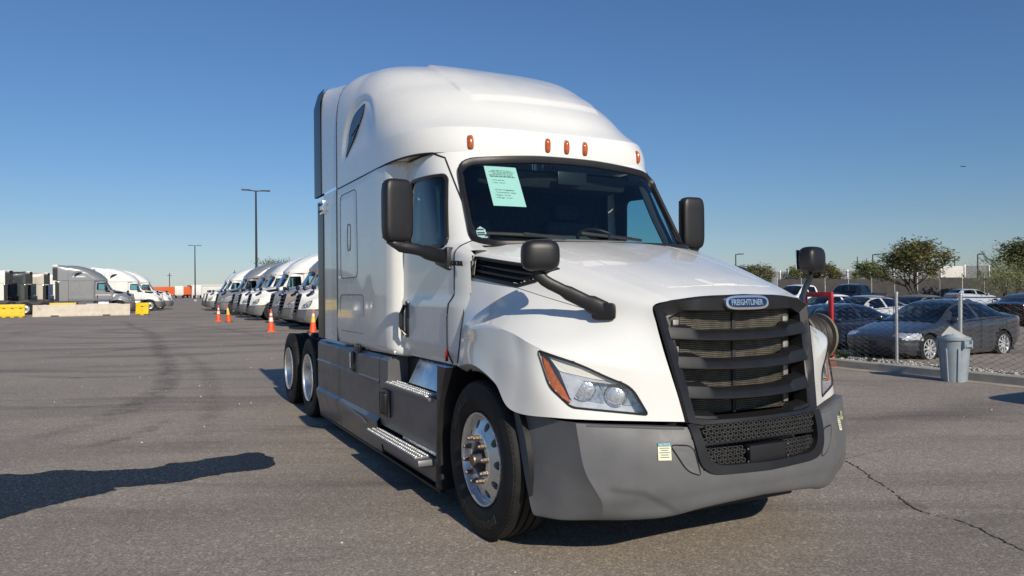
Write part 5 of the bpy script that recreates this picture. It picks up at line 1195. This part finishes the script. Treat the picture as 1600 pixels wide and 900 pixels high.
# ---------------------------------------------------------------- barriers
def jersey(x, y, ang, L, label):
    T = lotempty('concrete_barrier', x, y, 0, ang); tag(T, label, 'barrier')
    b = MB().prism([(-.30, .0), (-.30, .10), (-.22, .30), (-.13, .82), (-.11, .85), (.11, .85), (.13, .82), (.22, .30), (.30, .10), (.30, 0)], 'x', -L / 2, L / 2, .008); b.build('body', CONC2, T, 25)
    for q in (-L * .28, L * .25): MB().box(q - .25, q + .25, -.305, .305, .0, .09).build('forklift_slot', STEEL, T)
    return T
jersey(-58.6, -6.7, R(90), 6.2, 'long beige concrete barrier in front of the grey semi truck')
jersey(-63.5, -5.6, R(90), 2.2, 'short concrete barrier partly behind the long one')
YEL = mat('yellow_plastic', (.72, .50, .008), .45, var=.08, vscale=3)
def ybar(x, y, ang, L, label):
    T = lotempty('plastic_barrier', x, y, 0, ang); tag(T, label, 'barrier', 'yellow plastic barriers')
    MB().prism([(-.22, .06), (-.22, .25), (-.14, .36), (-.14, .58), (-.10, .62), (-.12, .70), (-.12, .92), (.12, .92), (.12, .70), (.10, .62), (.14, .58), (.14, .36), (.22, .25), (.22, .06)], 'x', -L / 2, L / 2, .012).build('body', YEL, T, 25)
    n = int(L / .5)
    for k in range(n):
        q = -L / 2 + (k + .5) * L / n; MB().box(q - .12, q + .12, -.2, .2, 0, .06).build('foot', YEL, T)
        for z in (.33, .64): MB().box(q - .08, q + .08, -.16, .16, z - .02, z + .02, .004).build('forklift_slot', STEEL, T)
    return T
ybar(-58.8, -11.3, R(90), 2.0, 'yellow plastic barrier at the left edge left of the concrete one'); ybar(-60.0, -14.4, R(90), 3.6, 'yellow plastic barrier cut off by the left picture edge'); ybar(-58.2, -2.75, R(75), .9, 'short yellow plastic barrier by the front wheel of the white truck'); ybar(-64.5, -8.4, R(90), 1.8, 'yellow plastic barrier behind the concrete barrier')
# ---------------------------------------------------------------- traffic cones
CO = mat('cone_orange', (.78, .095, .02), .5, var=.1, vscale=8); CW = mat('cone_reflective', (.72, .70, .66), .45); CY = mat('cone_yellow_tape', (.75, .52, .05), .5)
def cone(x, y, tilt, tape, label):
    T = lotempty('traffic_cone', x, y); T.rotation_euler = (tilt, tilt * .6, HEAD); tag(T, label, 'cone', 'traffic cones')
    MB().box(-.19, .19, -.19, .19, 0, .03, .01).build('base', CO if not tape else STEEL, T)
    rad = lambda z: lerp(.15, .03, z / .9)
    for z0, z1, m in ((.03, .42, CO), (.42, .58, tape or CW), (.58, .66, CO if not tape else tape), (.66, .76, CW), (.76, .92, CO)): MB().lathe([(rad(z0), z0), (rad(z1), z1)] + ([(0, z1)] if z1 > .9 else []), 20, 'z').build('cone_body' if m is CO else 'collar', m, T)
cone(-27.0, 1.72, 0, None, 'orange cone with white bands, nearest of the four by the row'); cone(-40.3, .95, 0, None, 'upright orange cone with white bands farthest left of the row'); cone(-38.9, 1.36, .10, CY, 'leaning orange cone with yellow tape in front of a grey truck'); cone(-25.0, 2.98, -.04, CY, 'yellow taped cone right beside the big truck drive wheels')
# ---------------------------------------------------------------- lamp posts
POLE = mat('pole_dark', (.035, .04, .045), .5, .3)
def lamp(x, y, H, heads, label, r=.10):
    T = lotempty('lamp_post', x, y); tag(T, label, 'lamp post', 'lot lamp posts')
    MB().tube([(0, 0, 0), (0, 0, H)], [r, r * .6], 10).build('pole', POLE, T); MB().box(-.25, .25, -.25, .25, 0, .4).build('footing', CONC, T)
    for s in heads: h = MB().tube([(0, 0, H - .05), (0, s * .6, H)], .05, 6).build('arm', POLE, T); MB().box(-.17, .17, *sorted((s * .5, s * 1.25)), H - .03, H + .08, .02).build('lamp_head', POLE, h)
lamp(*atpx(401, 68), 11.0, (-1, 1), 'tall lamp post with two heads rising behind the truck row', .13); lamp(*atpx(305, 150), 11.3, (-1, 1), 'distant two-headed lamp post over the orange trailers', .15)
for px, d, H, hd, lb in ((1150, 95, 6.0, (1,), 'lamp post above the hood of the big truck'), (1364, 95, 5.8, (1,), 'lamp post left of the big tree'), (1528, 95, 5.7, (1,), 'lamp post between the hatchback and the feathery tree'), (1492, 120, 6.4, (), 'bare pole right of the big tree'), (1340, 130, 7.0, (), 'thin bare pole beside the small round tree')): lamp(*atpx(px, d), H, hd, lb, .11)
for px, d, H in ((265, 320, 10.5), (367, 340, 12), (374, 360, 12), (190, 300, 9.5)):
    T = lotempty('utility_pole', *atpx(px, d)); tag(T, {265: 'utility pole on the horizon above the orange trailer', 367: 'left one of two far utility poles beside the truck row', 374: 'right one of two far utility poles beside the truck row', 190: 'utility pole on the horizon above the white truck roof'}[px], 'pole', 'far utility poles'); MB().tube([(0, 0, 0), (0, 0, H)], .18, 6).build('pole', POLE, T); MB().box(-.1, .1, -1, 1, H - 1.2, H - 1.0).build('crossarm', POLE, T)
T = lotempty('sign_post', *atpx(1231, 80)); tag(T, 'white sign on a thin post behind the hood mirror', 'sign'); MB().tube([(0, 0, 0), (0, 0, 3.4)], .05, 6).build('post', GALV, T); MB().box(-.3, .3, -.03, .03, 2.9, 3.7).build('panel', WHITE, T).rotation_euler = (0, 0, -.6)
# ---------------------------------------------------------------- screens, walls, far buildings
SCR = mat('screen_fabric', (.045, .042, .042), .85, var=.25, vscale=1.5); WALL = mat('grey_wall', (.19, .20, .22), .8, var=.05, vscale=.6); WALLW = mat('pale_wall', (.62, .60, .56), .8, var=.06, vscale=.5)
def run(px0, d0, px1, d1): a = Vector(atpx(px0, d0)); b = Vector(atpx(px1, d1)); return a, (b - a).length, math.atan2((b - a).y, (b - a).x)
a, L, an = run(1215, 66, 1640, 70)
T = lotempty('screened_fence', a.x, a.y, 0, an); tag(T, 'dark fabric-screened fence running behind the parked cars', 'fence'); n = 12
for k in range(n):
    q = L / n; MB().box(k * q + .04, (k + 1) * q - .04, -.015, .015, .15, 2.35 + .08 * (k % 3 == 1), .004).build('screen_panel', SCR, T); MB().tube([(k * q, .05, 0), (k * q, .05, 2.5)], .04, 6).build('post', GALV, T)
a, L, an = run(1150, 105, 1660, 98)
T = lotempty('warehouse', a.x, a.y, 0, an); tag(T, 'long low grey industrial building on the right horizon', 'building'); n = 14; q = L / n
for k in range(n): MB().box(k * q + .03, (k + 1) * q - .03, -.1, .1, 0, 3.9 + (.45 if k > 8 else 0), .02).build('wall_panel', WALLW if k in (9,) else WALL, T)
MB().box(0, L, .15, 20, 0, 3.8).build('building_mass', WALL, T)
for k in range(n): MB().box(k * q - .06, k * q + .06, -.22, -.11, 0, 4.05 + (.45 if k > 8 else 0), .01).build('downpipe', GALV, T)
for px0, px1, d, h, lb in ((300, 400, 260, 4.2, 'pale flat-roofed building far off at the end of the aisle'), (85, 235, 280, 3.6, 'long low pale building on the far left horizon')):
    a, L, an = run(px0, d, px1, d + 10); T = lotempty('far_building', a.x, a.y, 0, an); tag(T, lb, 'building'); MB().box(0, L, 0, 18, 0, h, .05).build('wall', WALLW, T); MB().box(-.3, L + .3, -.3, 18.3, h + .01, h + .4, .05).build('roof', mat('pale_roof', (.66, .64, .60), .7), T)
    for k in range(5): MB().box(L * (k + .35) / 5, L * (k + .65) / 5, -.12, -.01, 0, h * .6).build('dock_door', WALL, T)
# a small aeroplane far up
T = empty('airplane', Vector((918, 1500, 245)), .3); tag(T, 'tiny dark airplane in the clear sky at right', 'airplane'); MB().tube([(-6, 0, 0), (-4, 0, .1), (4, 0, 0), (6.5, 0, -.2)], [.3, .8, .8, .2], 8).build('fuselage', POLE, T); MB().box(-1, 1, -5.5, 5.5, -.1, .1).build('wing', POLE, T); MB().prism([(-6, 0), (-4.4, 0), (-5.6, 1.8), (-6.2, 1.8)], 'y', -.1, .1).build('tail_fin', POLE, T)
# ---------------------------------------------------------------- trees
BARK = mat('bark', (.07, .055, .042), .9, var=.3, vscale=8)
def leafmat(n, a, b):
    m = bpy.data.materials.new(n); m.use_nodes = True; t = m.node_tree; bs = t.nodes['Principled BSDF']; bs.inputs['Roughness'].default_value = .55
    nn = tex(t, 'noise', 1.3, detail=4); r = ramp(t, nn.outputs[0], [(.32, a), (.68, b)]); t.links.new(r.outputs[0], bs.inputs['Base Color'])
    tr = nd(t, 'ShaderNodeBsdfTranslucent'); t.links.new(r.outputs[0], tr.inputs[0]); mx = nd(t, 'ShaderNodeMixShader'); mx.inputs[0].default_value = .25; t.links.new(bs.outputs[0], mx.inputs[1]); t.links.new(tr.outputs[0], mx.inputs[2]); t.links.new(mx.outputs[0], t.nodes['Material Output'].inputs[0]); return m
LF1 = leafmat('olive_leaves', (.07, .095, .035), (.20, .20, .075)); LF2 = leafmat('pale_green_leaves', (.15, .19, .065), (.34, .36, .15)); LF3 = leafmat('brownish_leaves', (.11, .13, .048), (.33, .29, .13))
def tree(px, d, H, Wd, zb, label, leafm, n=2600, ls=.16, seed=0, wisp=False, trunks=1):
    r_ = random.Random(seed); x, y = atpx(px, d); T = lotempty('tree', x, y); tag(T, label, 'tree', 'trees beyond the lots')
    tk = MB(); tips = []
    def limb(p, v, l, r, lev):
        q = p + v * l; mid = p.lerp(q, .5) + Vector((r_.uniform(-1, 1), r_.uniform(-1, 1), 0)) * l * .07; tk.tube([p, mid, q], [r, r * .8, r * .58], 6)
        if lev == 0 or q.z > H * .95: tips.append(q); return
        for k in range(r_.choice((2, 3, 3))):
            nv = (v + Vector((r_.uniform(-1, 1), r_.uniform(-1, 1), r_.uniform(-.35, .55))) * .85).normalized(); limb(q, nv, l * r_.uniform(.6, .85), r * .58, lev - 1)
        if lev < 3: tips.append(q)
    for k in range(trunks):
        v = Vector((r_.uniform(-.5, .5), r_.uniform(-.5, .5), 1)).normalized() if trunks > 1 else Vector((.05, 0, 1)); limb(Vector((0, 0, 0)), v, max(zb, H * .28), .035 * H / (trunks ** .5), 3)
    tk.build('trunk', BARK, T)
    cl = []
    for t_ in tips:
        if abs(t_.x) < Wd * .55 and abs(t_.y) < Wd * .55 and t_.z < H: cl.append(t_)
    for k in range(46):
        a = r_.uniform(0, 6.28); ph = math.acos(r_.uniform(-.75, 1)); rr = r_.uniform(.45, 1) ** .5; cz = (H + zb) / 2; c_ = Vector((math.cos(a) * math.sin(ph) * Wd / 2 * rr, math.sin(a) * math.sin(ph) * Wd / 2 * rr, cz + math.cos(ph) * (H - zb) / 2 * rr)); cl.append(c_)
    mb = MB(); vs, fs = [], []
    for k in range(n):
        c_ = r_.choice(cl); sg = Wd * (.075 if not wisp else .11); p = c_ + Vector((r_.gauss(0, sg), r_.gauss(0, sg), r_.gauss(0, sg * .8)))
        if wisp: p.z -= abs(r_.gauss(0, .35))
        a = r_.uniform(0, 6.28); b = r_.uniform(-1.2, 1.2); u = Vector((math.cos(a), math.sin(a), math.sin(b) * .6)) * ls * r_.uniform(.6, 1.3); w = Vector((-math.sin(a), math.cos(a), r_.uniform(-.7, .7))) * ls * r_.uniform(.25, .5)
        if wisp: u = Vector((r_.uniform(-1, 1), r_.uniform(-1, 1), r_.uniform(-1, .4))) * ls * 1.1; w *= .5
        o_ = len(vs); vs += [p - u, p + w, p + u, p - w]; fs.append((o_, o_ + 1, o_ + 2, o_ + 3))
    mb.add(vs, fs); me = mb.mesh('crown', leafm, 0, False); put('crown', me, T)
    return T
tree(1436, 58, 5.3, 4.3, 1.9, 'wide leafy tree with several bare stems behind the black pickup', LF3, 5200, .18, 3, trunks=4)
tree(1358, 75, 4.0, 3.2, 1.9, 'small round tree just left of the wide leafy one', LF2, 4200, .15, 5); tree(1290, 78, 3.9, 3.0, 1.8, 'small sparse tree right beside the left hood mirror', LF3, 3000, .15, 6); tree(1252, 80, 3.9, 3.6, 1.6, 'small green tree between the white sign and hood mirror', LF2, 4000, .15, 7); tree(1186, 85, 4.2, 3.4, 1.8, 'small bushy tree peeking over the white hood', LF3, 3600, .15, 8)
tree(1575, 52, 4.5, 4.4, .8, 'feathery drooping pale green tree beside the hatchback', LF2, 7500, .09, 9, True, 3); tree(1612, 60, 5.2, 4.0, 2.0, 'taller dark tree at the right picture edge', LF1, 5200, .18, 10, False, 2); tree(1535, 72, 4.4, 3.6, 1.4, 'wispy half-bare tree left of the feathery one', LF2, 1400, .09, 14, True, 2)
tree(432, 88, 5.3, 4.0, 2.6, 'pale green tree showing above the truck row roofs', LF2, 2600, .15, 12, False, 2); tree(178, 260, 5.5, 8, 1.5, 'dark distant tree between the white trucks and orange trailer', LF1, 900, .4, 13)
